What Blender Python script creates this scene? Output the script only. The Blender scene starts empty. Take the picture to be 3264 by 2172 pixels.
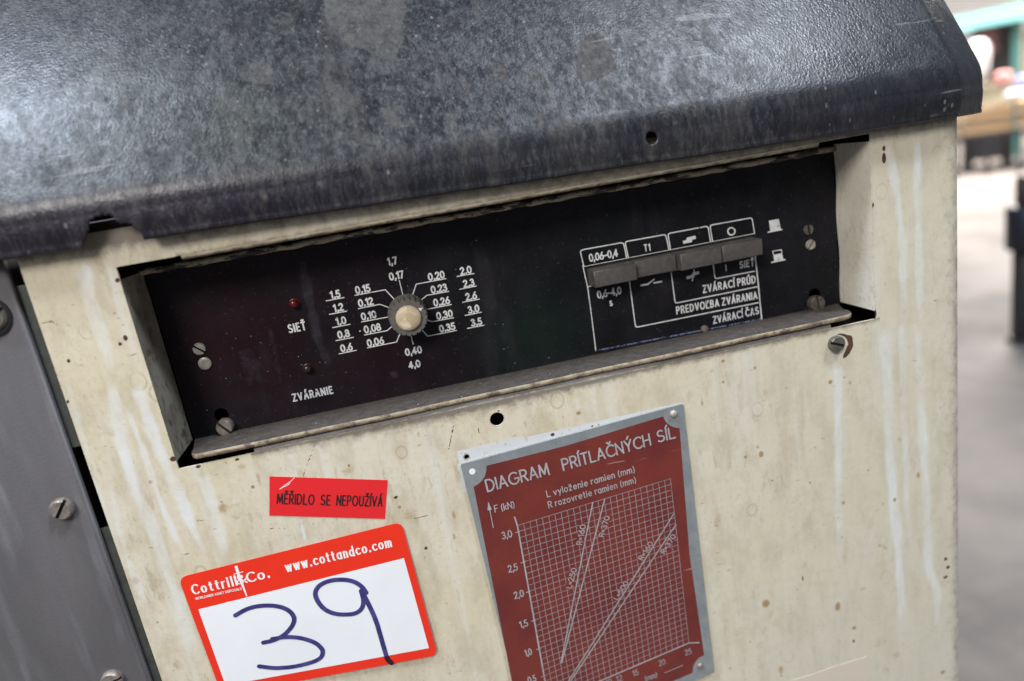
import bpy, math, random, unicodedata
import numpy as np
from mathutils import Matrix, Vector

random.seed(4); rng = np.random.default_rng(7)
S = bpy.context.scene
COL = S.collection

# ------------------------------------------------------------------ camera
# world: X to the right along the machine front, Z up, Y into the machine; front sheet is Y=0
RC = np.array([[0.9713630938, 0.1619716548, -0.1738359082],
               [-0.1987806623, 0.9547676308, -0.2211447932],
               [0.1301537101, 0.2493671074, 0.9596228725]])
FPX, PW, PH, CD = 2220.84, 3264.0, 2172.0, 0.40
cam = bpy.data.cameras.new('camera'); co = bpy.data.objects.new('camera', cam); COL.objects.link(co)
r_ = Vector((RC[0, 0], RC[0, 2], -RC[0, 1])); d_ = Vector((RC[1, 0], RC[1, 2], -RC[1, 1])); f_ = Vector((RC[2, 0], RC[2, 2], -RC[2, 1]))
M = Matrix((( r_.x, -d_.x, -f_.x, 0), (r_.y, -d_.y, -f_.y, -CD), (r_.z, -d_.z, -f_.z, 0), (0, 0, 0, 1)))
co.matrix_world = M
cam.sensor_fit = 'HORIZONTAL'; cam.sensor_width = 23.5; cam.lens = 23.5 * FPX / PW
cam.clip_start = 0.02; cam.clip_end = 200
cam.dof.use_dof = True; cam.dof.focus_distance = 0.425; cam.dof.aperture_fstop = 1.9; cam.dof.aperture_blades = 7
S.camera = co
S.render.resolution_x, S.render.resolution_y = 1024, 681

# ------------------------------------------------------------------ light
W = bpy.data.worlds.new('World'); S.world = W; W.use_nodes = True
bg = W.node_tree.nodes['Background']; bg.inputs[0].default_value = (0.86, 0.91, 1.0, 1); bg.inputs[1].default_value = 0.22
def area(name, loc, target, sx, sy, power, col):
    l = bpy.data.lights.new(name, 'AREA'); l.shape = 'RECTANGLE'; l.size = sx; l.size_y = sy; l.energy = power; l.color = col
    o = bpy.data.objects.new(name, l); COL.objects.link(o); o.location = loc
    o.rotation_euler = (Vector(target) - Vector(loc)).to_track_quat('-Z', 'Y').to_euler()
    return o
area('skylight_and_fill', (2.45, -1.9, 5.2), (0, 0, 0), 0.55, 1.1, 270, (0.80, 0.88, 1.0))
area('skylight_and_fill', (-2.75, -1.25, 5.8), (0, 0, 0), 0.8, 1.1, 300, (0.72, 0.83, 1.0))
area('skylight_and_fill', (-1.0, -1.75, 1.45), (-.02, 0, -0.15), 0.9, 0.8, 47, (1.0, 0.97, 0.92))  # front fill lamp, added to light the cream sheet with falloff
area('added_lamp', (-1.05, -1.55, 4.1), (0, 0, 0.05), 0.14, 0.11, 10, (0.80, 1.0, 0.15))  # yellow-green lamp added overhead for a glint on the hood
S.view_settings.view_transform = 'Standard'; S.view_settings.look = 'None'
S.view_settings.exposure = 0.16; S.view_settings.gamma = 1.0

# ------------------------------------------------------------------ helpers
def at(px, py, Y=0.0):
    """photo pixel -> (x, z) on the real plane at depth Y"""
    q = RC.T @ np.array([(px - PW / 2) / FPX, (py - PH / 2) / FPX, 1.0]); q = q / q[2] * (CD + Y)
    return np.array([q[0], -q[1]])
def frame(ox, oy, s):
    return lambda x, y: (ox + x * s, oy + y * s)
Z1 = frame(900, 760, 700 / 2355); Z2 = frame(1800, 640, 900 / 2352); Z3 = frame(1440, 1260, 850 / 2355); Z4 = frame(1440, 1606, 850 / 2355)
Z5 = frame(560, 1480, 880 / 1994); Z6 = frame(0, 600, 900 / 2352); Z7 = frame(0, 1200, 700 / 1129); Z8 = frame(2400, 1000, 864 / 1156)
Z9 = frame(350, 800, 750 / 1547); ZA = frame(2300, 400, 700 / 1568); ZB = frame(560, 1240, 1140 / 2357); ZC = frame(0, 0, 1632 / 2357); ZD = frame(1200, 0, 1200 / 2357)
ZE = frame(1632, 0, 1632 / 2357)

def mesh(name, v, f, mat=None, parent=None, smooth=False, label=None):
    m = bpy.data.meshes.new(name); m.from_pydata([tuple(map(float, p)) for p in v], [], [tuple(map(int, q)) for q in f]); m.update()
    if smooth: m.shade_smooth()
    o = bpy.data.objects.new(name, m); COL.objects.link(o)
    if mat: m.materials.append(mat)
    if parent: o.parent = parent
    if label: o['label'] = label
    return o
def thing(name, label, cat, loc=(0, 0, 0), group=None):
    o = bpy.data.objects.new(name, None); o.empty_display_size = 0.05; COL.objects.link(o); o.location = loc
    o['label'] = label; o['category'] = cat
    if group: o['group'] = group
    return o
class Geo:
    def __init__(s): s.v = []; s.f = []
    def add(s, v, f):
        n = len(s.v); s.v += [tuple(p) for p in v]; s.f += [tuple(i + n for i in q) for q in f]
    def box(s, x0, x1, y0, y1, z0, z1, c=0.0):
        if c <= 0:
            v = [(x, y, z) for x in (x0, x1) for y in (y0, y1) for z in (z0, z1)]
            s.add(v, [(0, 1, 3, 2), (4, 6, 7, 5), (0, 4, 5, 1), (2, 3, 7, 6), (0, 2, 6, 4), (1, 5, 7, 3)]); return
        # box whose -Y face has bevelled rounded edges
        pr = [(y1, 0), (y0 + c, 0), (y0 + c * .3, c * .3), (y0, c)]
        v = []
        for y, k in pr: v += [(x0 + k, y, z0 + k), (x1 - k, y, z0 + k), (x1 - k, y, z1 - k), (x0 + k, y, z1 - k)]
        f = []
        for i in range(len(pr) - 1):
            for j in range(4): f.append((i * 4 + j, i * 4 + (j + 1) % 4, i * 4 + 4 + (j + 1) % 4, i * 4 + 4 + j))
        f.append(tuple(range(len(v) - 4, len(v)))); f.append((3, 2, 1, 0))
        s.add(v, f)
    def lathe_y(s, cx, cz, prof, n=48, rfn=None):
        """prof: list of (radius, y) revolved about the Y direction through (cx, cz)"""
        v = []; f = []
        for i, (r, y) in enumerate(prof):
            for k in range(n):
                a = 2 * math.pi * k / n; rr = r * (rfn(a, i) if rfn else 1)
                v.append((cx + rr * math.cos(a), y, cz + rr * math.sin(a)))
        for i in range(len(prof) - 1):
            for k in range(n): f.append((i * n + k, i * n + (k + 1) % n, (i + 1) * n + (k + 1) % n, (i + 1) * n + k))
        f.append(tuple((len(prof) - 1) * n + k for k in range(n)))
        s.add(v, f)
    def prism(s, poly, y0, y1):
        """poly: (x,z) outline; solid between the front y0 and the back y1"""
        n = len(poly); v = [(p[0], y0, p[1]) for p in poly] + [(p[0], y1, p[1]) for p in poly]
        f = [tuple(range(n)), tuple(range(2 * n - 1, n - 1, -1))] + [(i, (i + 1) % n, (i + 1) % n + n, i + n) for i in range(n)]
        s.add(v, f)
    def build(s, name, mat, parent=None, smooth=False, label=None):
        o = mesh(name, s.v, s.f, mat, parent, smooth, label)
        return o
def autosmooth(o, deg=35):
    me = o.data; me.shade_smooth()
    try: me.set_sharp_from_angle(angle=math.radians(deg))
    except Exception: pass
    return o

# ---- procedural material helper
class NT:
    def __init__(s, name):
        s.m = bpy.data.materials.new(name); s.m.use_nodes = True; s.t = s.m.node_tree; s.n = s.t.nodes; s.l = s.t.links
        s.b = s.n['Principled BSDF']; s.out = s.n['Material Output']; s._tc = None
    def tc(s):
        if s._tc is None: s._tc = s.n.new('ShaderNodeTexCoord')
        return s._tc.outputs['Object']
    def map(s, sc=(1, 1, 1), loc=(0, 0, 0), rot=(0, 0, 0)):
        m = s.n.new('ShaderNodeMapping'); s.l.new(s.tc(), m.inputs[0]); m.inputs['Scale'].default_value = sc; m.inputs['Location'].default_value = loc; m.inputs['Rotation'].default_value = rot
        return m.outputs[0]
    def noise(s, scale, det=4, rough=.55, sc=(1, 1, 1), loc=(0, 0, 0), dist=0, rot=(0, 0, 0)):
        n = s.n.new('ShaderNodeTexNoise'); s.l.new(s.map(sc, loc, rot), n.inputs['Vector'])
        n.inputs['Scale'].default_value = scale; n.inputs['Detail'].default_value = det; n.inputs['Roughness'].default_value = rough; n.inputs['Distortion'].default_value = dist
        return n.outputs['Fac']
    def voro(s, scale, sc=(1, 1, 1), feat='F1', rnd=1.0):
        n = s.n.new('ShaderNodeTexVoronoi'); n.feature = feat; s.l.new(s.map(sc), n.inputs['Vector']); n.inputs['Scale'].default_value = scale; n.inputs['Randomness'].default_value = rnd
        return n.outputs['Distance']
    def ramp(s, x, lo, hi, a=0.0, b=1.0):
        n = s.n.new('ShaderNodeMapRange'); n.interpolation_type = 'SMOOTHSTEP'; s.l.new(x, n.inputs[0])
        for i, k in enumerate((lo, hi, a, b)): n.inputs[i + 1].default_value = k
        return n.outputs[0]
    def mth(s, op, a, b=0.0, c=None):
        n = s.n.new('ShaderNodeMath'); n.operation = op
        for i, k in enumerate((a, b) if c is None else (a, b, c)):
            if isinstance(k, (int, float)): n.inputs[i].default_value = k
            else: s.l.new(k, n.inputs[i])
        return n.outputs[0]
    def mix(s, f, a, b, mode='MIX'):
        n = s.n.new('ShaderNodeMix'); n.data_type = 'RGBA'; n.blend_type = mode
        for k, i in ((f, 0), (a, 6), (b, 7)):
            if isinstance(k, (int, float)): n.inputs[i].default_value = k
            elif isinstance(k, tuple): n.inputs[i].default_value = (*k, 1)
            else: s.l.new(k, n.inputs[i])
        return n.outputs[2]
    def attr(s, name):
        n = s.n.new('ShaderNodeAttribute'); n.attribute_name = name; p = s.n.new('ShaderNodeSeparateColor'); s.l.new(n.outputs['Color'], p.inputs[0]); return p.outputs
    def bump(s, h, dist, strength=1.0):
        n = s.n.new('ShaderNodeBump'); s.l.new(h, n.inputs['Height']); n.inputs['Distance'].default_value = dist; n.inputs['Strength'].default_value = strength
        s.l.new(n.outputs[0], s.b.inputs['Normal']); return n
    def set(s, col=None, rough=None, metal=None, spec=None):
        for k, v in (('Base Color', col), ('Roughness', rough), ('Metallic', metal), ('Specular IOR Level', spec)):
            if v is None: continue
            if isinstance(v, (int, float)): s.b.inputs[k].default_value = v
            elif isinstance(v, tuple): s.b.inputs[k].default_value = (*v, 1)
            else: s.l.new(v, s.b.inputs[k])
        return s.m

# ------------------------------------------------------------------ materials
def m_cream(name='cream_paint', att=True):
    t = NT(name)
    big = t.noise(9, 3, .6); mid = t.noise(60, 5, .65, sc=(1, 1, .45)); fine = t.noise(420, 3, .6, sc=(1, 1, .6))
    c = t.mix(t.ramp(big, .35, .65), (.63, .555, .41), (.64, .585, .475))
    c = t.mix(t.ramp(mid, .42, .66, 0, .75), c, (.50, .43, .31)); mot = t.noise(120, 5, .7, sc=(1, 1, .30), loc=(6, 1, 8)); c = t.mix(t.mth('MULTIPLY', t.ramp(mot, .54, .66, 0, .55), t.ramp(big, .30, .60)), c, (.36, .28, .17)); c = t.mix(t.ramp(t.noise(70, 5, .7, sc=(1, 1, .6), loc=(1, 8, 8)), .56, .66, 0, .22), c, (.69, .67, .60))
    c = t.mix(t.ramp(fine, .56, .72, 0, .30), c, (.36, .30, .22))
    streak = t.noise(55, 4, .6, sc=(1, 1, .07))
    c = t.mix(t.ramp(streak, .54, .72, 0, .45), c, (.69, .68, .64))
    streak2 = t.noise(75, 3, .6, sc=(1, 1, .10), loc=(3, 1, 2))
    c = t.mix(t.ramp(streak2, .57, .75, 0, .45), c, (.46, .38, .25))
    # tiny dark ticks and scratches
    tick = t.noise(260, 2, .5, sc=(.45, 1, 1.6), rot=(0, .25, 0)); sel = t.noise(16, 2, .5, loc=(5, 2, 1))
    c = t.mix(t.mth('MULTIPLY', t.ramp(tick, .685, .73), t.ramp(sel, .42, .62, 0, .8)), c, (.14, .11, .09)); fd = t.noise(520, 3, .65, sc=(1, 1, .5), loc=(4, 1, 1)); c = t.mix(t.mth('MULTIPLY', t.ramp(fd, .60, .70, 0, .55), t.ramp(t.noise(12, 3, .6, loc=(2, 3, 4)), .40, .62)), c, (.22, .16, .09))
    # rusty pinheads
    vo = t.voro(85); vs = t.noise(30, 2, .5, loc=(9, 3, 1))
    c = t.mix(t.mth('MULTIPLY', t.ramp(vo, .06, .13, 1, 0), t.ramp(vs, .52, .62)), c, (.30, .17, .07))
    # ring marks of dried drops
    v2 = t.voro(48, sc=(1, 1, .8)); ring = t.mth('MULTIPLY', t.ramp(v2, .16, .19), t.ramp(v2, .20, .24, 1, 0))
    c = t.mix(t.mth('MULTIPLY', ring, t.ramp(t.noise(22, 2, .5, loc=(1, 7, 3)), .5, .62, 0, .45)), c, (.34, .28, .18))
    if att:
        A = t.attr('wear_light_a'); B = t.attr('wear_light_b')
        wob = t.mth('SUBTRACT', t.noise(230, 4, .65), .5); wob2 = t.mth('SUBTRACT', t.noise(170, 5, .7, sc=(1, 1, .22)), .5); wob3 = t.ramp(t.noise(22, 4, .65, sc=(1, 1, .6), loc=(7, 1, 2)), .30, .62, .25, 1)
        c = t.mix(B[2], c, (.53, .505, .42))
        dr = t.mth('ADD', A[0], t.mth('MULTIPLY', wob2, 1.7))
        c = t.mix(t.mth('MULTIPLY', t.mth('MULTIPLY', t.ramp(dr, .12, 1.15, 0, .85), t.ramp(A[0], .0, .55)), wob3), c, (.70, .715, .72))
        wp = t.mth('ADD', B[1], t.mth('MULTIPLY', wob, 1.1))
        wcol = t.mix(t.ramp(t.noise(300, 4, .7), .57, .68, 0, .8), (.60, .61, .615), (.34, .33, .32))
        c = t.mix(t.mth('MULTIPLY', t.ramp(wp, .42, .56), t.ramp(B[1], .05, .2)), c, wcol)
        sp = t.mth('ADD', A[1], t.mth('MULTIPLY', wob, .8))
        c = t.mix(t.mth('MULTIPLY', t.ramp(sp, .25, .85, 0, .9), t.ramp(A[1], .03, .2)), c, (.33, .20, .08))
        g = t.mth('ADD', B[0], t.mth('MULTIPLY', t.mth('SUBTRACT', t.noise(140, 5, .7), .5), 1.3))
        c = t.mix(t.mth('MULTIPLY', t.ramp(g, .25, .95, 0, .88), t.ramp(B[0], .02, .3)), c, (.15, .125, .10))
        ch = t.mth('ADD', A[2], t.mth('MULTIPLY', wob, .5))
        c = t.mix(t.mth('MULTIPLY', t.ramp(ch, .45, .55), t.ramp(A[2], .05, .2)), c, (.075, .032, .028))
    h = t.mth('ADD', t.mth('MULTIPLY', t.noise(900, 3, .6), .4), t.mth('MULTIPLY', t.noise(160, 3, .5), .9))
    t.bump(h, .00035, .6)
    return t.set(c, t.ramp(mid, .3, .7, .42, .60), 0, .4)

def m_simple(name, col, rough=.5, metal=0, var=.25, scale=200, bump=.0002, spec=.5, col2=None, sc=(1, 1, 1)):
    t = NT(name); n = t.noise(scale, 5, .65, sc=sc); n2 = t.noise(scale * .13, 4, .6, sc=sc, loc=(2, 5, 1))
    col2 = col2 or tuple(k * (1 - var) for k in col)
    c = t.mix(t.ramp(n, .35, .68), col, col2)
    c = t.mix(t.ramp(n2, .4, .7, 0, .6), c, tuple(.5 * (a + b) * (1 - var * .5) for a, b in zip(col, col2)))
    if bump: t.bump(n, bump, .5)
    return t.set(c, t.ramp(n2, .3, .7, max(.03, rough - .08), min(1, rough + .1)), metal, spec)

CREAM = m_cream()
CREAM_PLAIN = m_cream('cream_paint_flange', False)

def m_hood():
    t = NT('hammered_dark_hood_paint')
    A = t.attr('wear_light_a')
    base = t.mix(t.ramp(t.noise(14, 4, .6), .35, .68), (.010, .011, .016), (.019, .019, .025))
    base = t.mix(A[2], base, (.017, .012, .022))
    # vertical dusty speckle: elongated drops of dried grime
    n1 = t.noise(330, 5, .68, sc=(1, 1, .30), dist=.35); n2 = t.noise(105, 5, .7, sc=(1, 1, .36), loc=(3, 1, 4), dist=.5); amt = A[0]
    f1 = t.mth('MULTIPLY', t.ramp(n1, .49, .58), amt); f2 = t.mth('MULTIPLY', t.ramp(n2, .48, .66), amt)
    c = t.mix(t.mth('MULTIPLY', f1, .62), base, (.070, .070, .073)); c = t.mix(t.mth('MULTIPLY', f2, .34), c, (.080, .077, .076))
    dk = t.mth('MULTIPLY', t.ramp(t.noise(190, 4, .7, sc=(1, 1, .35), loc=(8, 2, 4), dist=.6), .55, .64), amt)
    c = t.mix(t.mth('MULTIPLY', dk, .95), c, (.007, .008, .013))
    vo = t.voro(170, sc=(1, 1, .6)); fl = t.mth('MULTIPLY', t.ramp(vo, .10, .18, 1, 0), t.ramp(t.noise(35, 3, .6, loc=(4, 4, 1)), .50, .60))
    c = t.mix(t.mth('MULTIPLY', fl, .6), c, (.20, .20, .20))
    wob = t.mth('SUBTRACT', t.noise(150, 5, .7), .5)
    c = t.mix(t.mth('MULTIPLY', t.ramp(t.noise(45, 5, .7, sc=(1, 1, .12), loc=(2, 9, 4)), .50, .66), t.mth('MULTIPLY', amt, .5)), c, (.070, .064, .060)); c = t.mix(t.mth('MULTIPLY', t.ramp(t.noise(60, 5, .75, sc=(1, 1, .10), loc=(5, 2, 7)), .50, .64), t.mth('MULTIPLY', amt, .75)), c, (.008, .007, .011))
    p = t.mth('ADD', A[1], t.mth('MULTIPLY', wob, 1.3))
    c = t.mix(t.mth('MULTIPLY', t.ramp(p, .20, .95, 0, .72), t.ramp(A[1], .05, .2)), c, (.082, .075, .069))
    scr = t.noise(60, 2, .5, sc=(.25, 1, 3), rot=(0, -.9, 0)); c = t.mix(t.mth('MULTIPLY', t.ramp(scr, .70, .73), .25), c, (.3, .3, .3))
    ham = t.mth('ADD', t.noise(680, 2, .5, sc=(1, 1, .8)), t.mth('MULTIPLY', n1, .35))
    t.bump(ham, .0008, .26)
    rg = t.mth('ADD', t.ramp(n2, .4, .7, .21, .31), t.mth('MULTIPLY', A[1], .35))
    rg = t.mth('ADD', rg, t.mth('MULTIPLY', amt, .20))
    sm = t.mth('MULTIPLY', t.ramp(t.noise(260, 5, .72, sc=(1, 1, .22), loc=(6, 6, 2), dist=.4), .42, .60), amt); s2 = t.mth('MULTIPLY', t.ramp(t.noise(70, 5, .75, sc=(1, 1, .14), loc=(5, 2, 7)), .46, .62), amt)
    sp = t.mth('MULTIPLY', t.mth('SUBTRACT', .62, t.mth('MULTIPLY', amt, .30)), t.mth('MULTIPLY', t.mth('SUBTRACT', 1.0, t.mth('MULTIPLY', sm, .62)), t.mth('SUBTRACT', 1.0, t.mth('MULTIPLY', s2, .55))))
    c = t.mix(t.mth('MULTIPLY', t.ramp(t.noise(420, 4, .7, sc=(1, 1, .4), loc=(1, 6, 6)), .56, .66, 0, .5), amt), c, (.115, .112, .108))
    return t.set(c, rg, 0, sp)
HOOD = m_hood()

def m_panel():
    t = NT('black_control_panel_paint')
    n = t.noise(30, 5, .65); s = t.noise(26, 4, .6, sc=(1, 1, .25), loc=(1, 2, 3)); f = t.noise(500, 3, .6)
    tint = t.noise(7, 2, .5, loc=(4, 0, 2)); tint2 = t.noise(6, 2, .5, loc=(9, 0, 5))
    c = t.mix(t.ramp(n, .35, .7), (.0085, .0082, .011), (.015, .014, .018))
    A = t.attr('wear_light_a')
    c = t.mix(t.mth('MULTIPLY', A[0], t.ramp(tint, .3, .6)), c, (.021, .0070, .0105)); c = t.mix(t.mth('MULTIPLY', A[1], t.ramp(tint2, .35, .6)), c, (.010, .022, .017))  # reddish and green reflections painted into the panel colour
    sm = t.mth('ADD', A[2], t.mth('MULTIPLY', t.mth('SUBTRACT', t.noise(55, 5, .7), .5), 1.1))
    c = t.mix(t.mth('MULTIPLY', t.ramp(sm, .3, .8, 0, .8), t.ramp(A[2], .03, .25)), c, (.058, .056, .070))
    c = t.mix(t.ramp(s, .58, .75, 0, .35), c, (.05, .046, .055))
    c = t.mix(t.ramp(f, .64, .70, 0, .5), c, (.07, .065, .06))
    vo = t.voro(210); c = t.mix(t.mth('MULTIPLY', t.ramp(vo, .05, .09, 1, 0), t.ramp(t.noise(40, 2, .5), .55, .6)), c, (.25, .24, .22))
    t.bump(t.noise(700, 3, .6), .0002, .5)
    return t.set(c, t.ramp(n, .3, .7, .34, .5), 0, .14)
PANEL = m_panel()

def m_print(name, col, wear, worn_lo=.60, worn_hi=.68, rough=.5, metal=0, scale=420):
    t = NT(name); n = t.noise(scale, 4, .65); k = t.noise(scale * .35, 3, .6, loc=(3, 3, 3))
    c = t.mix(t.ramp(k, .35, .7, 0, .5), col, tuple(q * .62 for q in col))
    t.set(c, rough, metal)
    tr = t.n.new('ShaderNodeBsdfTransparent'); mx = t.n.new('ShaderNodeMixShader')
    t.l.new(t.ramp(t.mth('ADD', n, t.mth('MULTIPLY', k, .35)), worn_lo + .175, worn_hi + .175, 0, wear), mx.inputs[0]); t.l.new(t.b.outputs[0], mx.inputs[1]); t.l.new(tr.outputs[0], mx.inputs[2]); t.l.new(mx.outputs[0], t.out.inputs[0])
    return t.m
INK_W = m_print('white_panel_print', (.80, .80, .80), .85, .64, .72)
INK_WORN = m_print('worn_white_panel_print', (.68, .69, .73), .9, .58, .70)
INK_FAINT = m_print('faded_blue_panel_print', (.16, .20, .32), 1.0, .42, .60)
INK_ALU = m_print('bare_aluminium_lettering', (.52, .50, .51), .4, .62, .80, .45, .35)
INK_ALU_WORN = m_print('worn_aluminium_lettering', (.42, .38, .40), .55, .56, .74, .45, .3)
INK_BLACK = m_print('black_sticker_print', (.012, .008, .010), .3, .7, .8)
INK_STW = m_simple('white_sticker_print', (.84, .82, .82), .45, 0, .05)
def m_marker():
    t = NT('navy_marker_ink'); n = t.noise(120, 4, .6); k = t.noise(900, 2, .5)
    c = t.mix(t.ramp(n, .38, .66), (.030, .024, .135), (.060, .055, .215)); c = t.mix(t.ramp(k, .5, .8, 0, .4), c, (.09, .085, .26))
    return t.set(c, .38, 0)
MARKER = m_marker()
INK_DARKEND = m_simple('dark_marker_ink', (.022, .004, .012), .4)

def m_red_plate():
    t = NT('oxide_red_anodised_field'); n = t.noise(25, 4, .6); f = t.noise(600, 3, .6); s = t.noise(90, 3, .5, sc=(.2, 1, 3), rot=(0, .7, 0))
    c = t.mix(t.ramp(n, .35, .68), (.175, .028, .020), (.130, .020, .018)); c = t.mix(t.ramp(f, .45, .7, 0, .25), c, (.10, .014, .012))
    c = t.mix(t.ramp(s, .70, .735, 0, .45), c, (.5, .34, .32))
    t.bump(f, .0001, .3); return t.set(c, .44, 0, .45)
REDF = m_red_plate()
def m_alu():
    t = NT('dull_aluminium_plate'); n = t.noise(45, 5, .65); f = t.noise(350, 4, .6)
    c = t.mix(t.ramp(n, .35, .68), (.40, .43, .44), (.30, .33, .35)); c = t.mix(t.ramp(f, .55, .75, 0, .5), c, (.22, .22, .22))
    t.bump(f, .0001, .4); return t.set(c, t.ramp(n, .3, .7, .36, .5), .55, .5)
ALU = m_alu()
def m_sticker(name, col, smudge):
    t = NT(name); n = t.noise(18, 3, .5); f = t.noise(70, 5, .7, loc=(2, 2, 2))
    c = t.mix(t.ramp(n, .35, .7, 0, .3), col, tuple(k * .82 for k in col)); c = t.mix(t.ramp(f, .64, .74, 0, smudge), c, tuple(k * .35 for k in col))
    t.bump(t.noise(30, 3, .5), .0003, .35); return t.set(c, .42, 0, .4)
ST_RED = m_sticker('red_warning_sticker_vinyl', (.74, .020, .025), .6)
ST_LOT = m_sticker('orange_red_lot_sticker_paper', (.80, .030, .010), .15)
ST_WHITE = m_sticker('white_lot_sticker_paper', (.80, .81, .84), .04)
ST_PEACH = m_sticker('peach_tape_paper', (.60, .52, .43), .6)

BUTTON = m_simple('charcoal_button_plastic', (.118, .108, .104), .45, 0, .35, 300, .00012, .45)
KNOB = m_simple('dark_grey_knob_plastic', (.125, .115, .108), .45, 0, .35, 300, .00012, .4, col2=(.17, .155, .14))
def m_cap():
    t = NT('stained_ivory_cap_plastic'); n = t.noise(120, 4, .6, dist=1.0); v = t.n.new('ShaderNodeTexVoronoi'); t.l.new(t.map(), v.inputs['Vector']); v.inputs['Scale'].default_value = 135
    c = t.mix(t.ramp(n, .38, .64), (.86, .77, .58), (.60, .47, .30)); p = t.n.new('ShaderNodeSeparateColor'); t.l.new(v.outputs['Color'], p.inputs[0])
    c = t.mix(t.ramp(p.outputs[0], .4, .55, 0, .55), c, (.45, .33, .21)); t.bump(n, .0003, .5); return t.set(c, .5, 0)
CAP = m_cap()
SCREW = m_simple('dull_zinc_screw', (.36, .31, .29), .42, .45, .5, 260, .0003, .5, col2=(.20, .16, .13))
SCREW_D = m_simple('grimy_steel_screw', (.20, .185, .165), .45, .5, .5, 260, .0003, .5, col2=(.10, .085, .07))
SCREW_P = m_simple('pale_zinc_screw', (.46, .42, .37), .45, .25, .35, 260, .0002, .5)
SLOT = m_simple('slot_black', (.012, .009, .008), .8)  # near-black floor of the screw and button slots
DARK = m_simple('unlit_interior_steel', (.010, .009, .010), .85, 0, .4, 60, 0)
BROWN = m_simple('brown_rusty_frame', (.060, .038, .026), .8, 0, .6, 90, .0004, .3, col2=(.022, .014, .012))
RUST = m_simple('dark_rust_chip', (.105, .058, .034), .8, 0, .5, 300, .0005, .3)
SIDE = None
def m_side():
    t = NT('grey_side_panel_paint'); a = t.noise(16, 5, .6, sc=(1, 1, .22), rot=(0, -.16, 0)); f = t.noise(350, 4, .6); b = t.noise(30, 4, .6, sc=(1, 1, .15), loc=(5, 5, 1))
    c = t.mix(t.ramp(a, .35, .68), (.098, .092, .097), (.140, .131, .137)); c = t.mix(t.ramp(b, .50, .66, 0, .7), c, (.215, .212, .228)); c = t.mix(t.ramp(t.noise(24, 3, .6, sc=(1, 1, .10), rot=(0, -.1, 0), loc=(8, 2, 3)), .55, .68, 0, .6), c, (.20, .20, .215)); c = t.mix(t.ramp(f, .5, .75, 0, .35), c, (.10, .10, .115))
    c = t.mix(t.ramp(t.noise(24, 3, .6, loc=(1, 9, 4)), .62, .75, 0, .5), c, (.15, .12, .09))
    v = t.voro(70); c = t.mix(t.mth('MULTIPLY', t.ramp(v, .04, .08, 1, 0), t.ramp(t.noise(20, 2, .5), .5, .6)), c, (.30, .09, .07))
    t.bump(t.noise(500, 3, .6), .0003, .5); return t.set(c, .62, 0, .3)
SIDE = m_side()
def m_ledge():
    t = NT('dusty_ledge_paint'); n = t.noise(160, 5, .7); f = t.noise(700, 3, .6)
    c = t.mix(t.ramp(n, .36, .66), (.078, .064, .055), (.045, .038, .036)); c = t.mix(t.ramp(f, .5, .7, 0, .5), c, (.125, .105, .092))
    v = t.voro(260); c = t.mix(t.mth('MULTIPLY', t.ramp(v, .07, .12, 1, 0), t.ramp(t.noise(60, 2, .5), .55, .6)), c, (.6, .58, .55))
    t.bump(t.noise(600, 4, .7), .0006, .7); return t.set(c, .75, 0, .3)
LEDGE = m_ledge()
def m_edge():
    t = NT('chipped_cream_edge'); n = t.noise(260, 5, .7, sc=(.5, 1, 1)); k = t.noise(90, 4, .7, loc=(3, 2, 1))
    c = t.mix(t.ramp(n, .42, .62), (.31, .255, .17), (.16, .115, .075)); c = t.mix(t.ramp(k, .53, .62), c, (.10, .07, .055)); t.bump(n, .0005, .6); return t.set(c, .6, 0)
EDGE = m_edge()
def m_strip():
    t = NT('scraped_cream_rail'); n = t.noise(120, 5, .7, sc=(.45, 1, 1.3)); k = t.noise(420, 4, .6)
    c = t.mix(t.ramp(n, .44, .50), (.035, .030, .028), (.40, .33, .24)); c = t.mix(t.ramp(k, .52, .68, 0, .7), c, (.10, .075, .06)); t.bump(n, .0006, .6); return t.set(c, .6, 0)
STRIP = m_strip()
SHADE_FR = m_simple('shaded_frame_paint', (.075, .082, .076), .6, 0, .3, 140, .0003)  # shade on the cream frame put into this grey green
LED_RED = m_simple('red_indicator_lens', (.13, .006, .010), .25, 0, .5, 200, 0, .6)
LED_DARK = m_simple('brown_indicator_lens', (.040, .020, .018), .25, 0, .5, 200, 0, .6)

# ------------------------------------------------------------------ wear and painted-light masks (shapes in metres on the sheet)
def seg_dist(P, poly):
    """P (N,2), poly (K,2): distance to the polyline and the parameter along it"""
    best = np.full(len(P), 9.0); par = np.zeros(len(P)); L = 0
    seg = np.linalg.norm(np.diff(poly, axis=0), axis=1); tot = seg.sum() + 1e-9
    for i in range(len(poly) - 1):
        a, b = poly[i], poly[i + 1]; d = b - a; t = np.clip(((P - a) @ d) / (d @ d + 1e-12), 0, 1)
        q = np.linalg.norm(P - (a + t[:, None] * d), axis=1); m = q < best; best[m] = q[m]; par[m] = (L + t[m] * seg[i]) / tot; L += seg[i]
    return best, par
def streak(mask, P, poly, w, s=1.0, f0=.06, f1=.25):
    lo = poly.min(0) - w * 2; hi = poly.max(0) + w * 2; m = ((P > lo) & (P < hi)).all(1)
    if not m.any(): return
    d, t = seg_dist(P[m], poly); w = w * (1 + .16 * np.sin(t * 17 + poly[0, 0] * 900) + .12 * np.sin(t * 41 + poly[0, 1] * 700)); v = np.clip(1.25 * np.exp(-(d / w) ** 2 * .9), 0, 1) * s * np.clip(t / f0, 0, 1) * np.clip((1 - t) / f1, 0, 1)
    mask[m] = np.maximum(mask[m], v)
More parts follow.
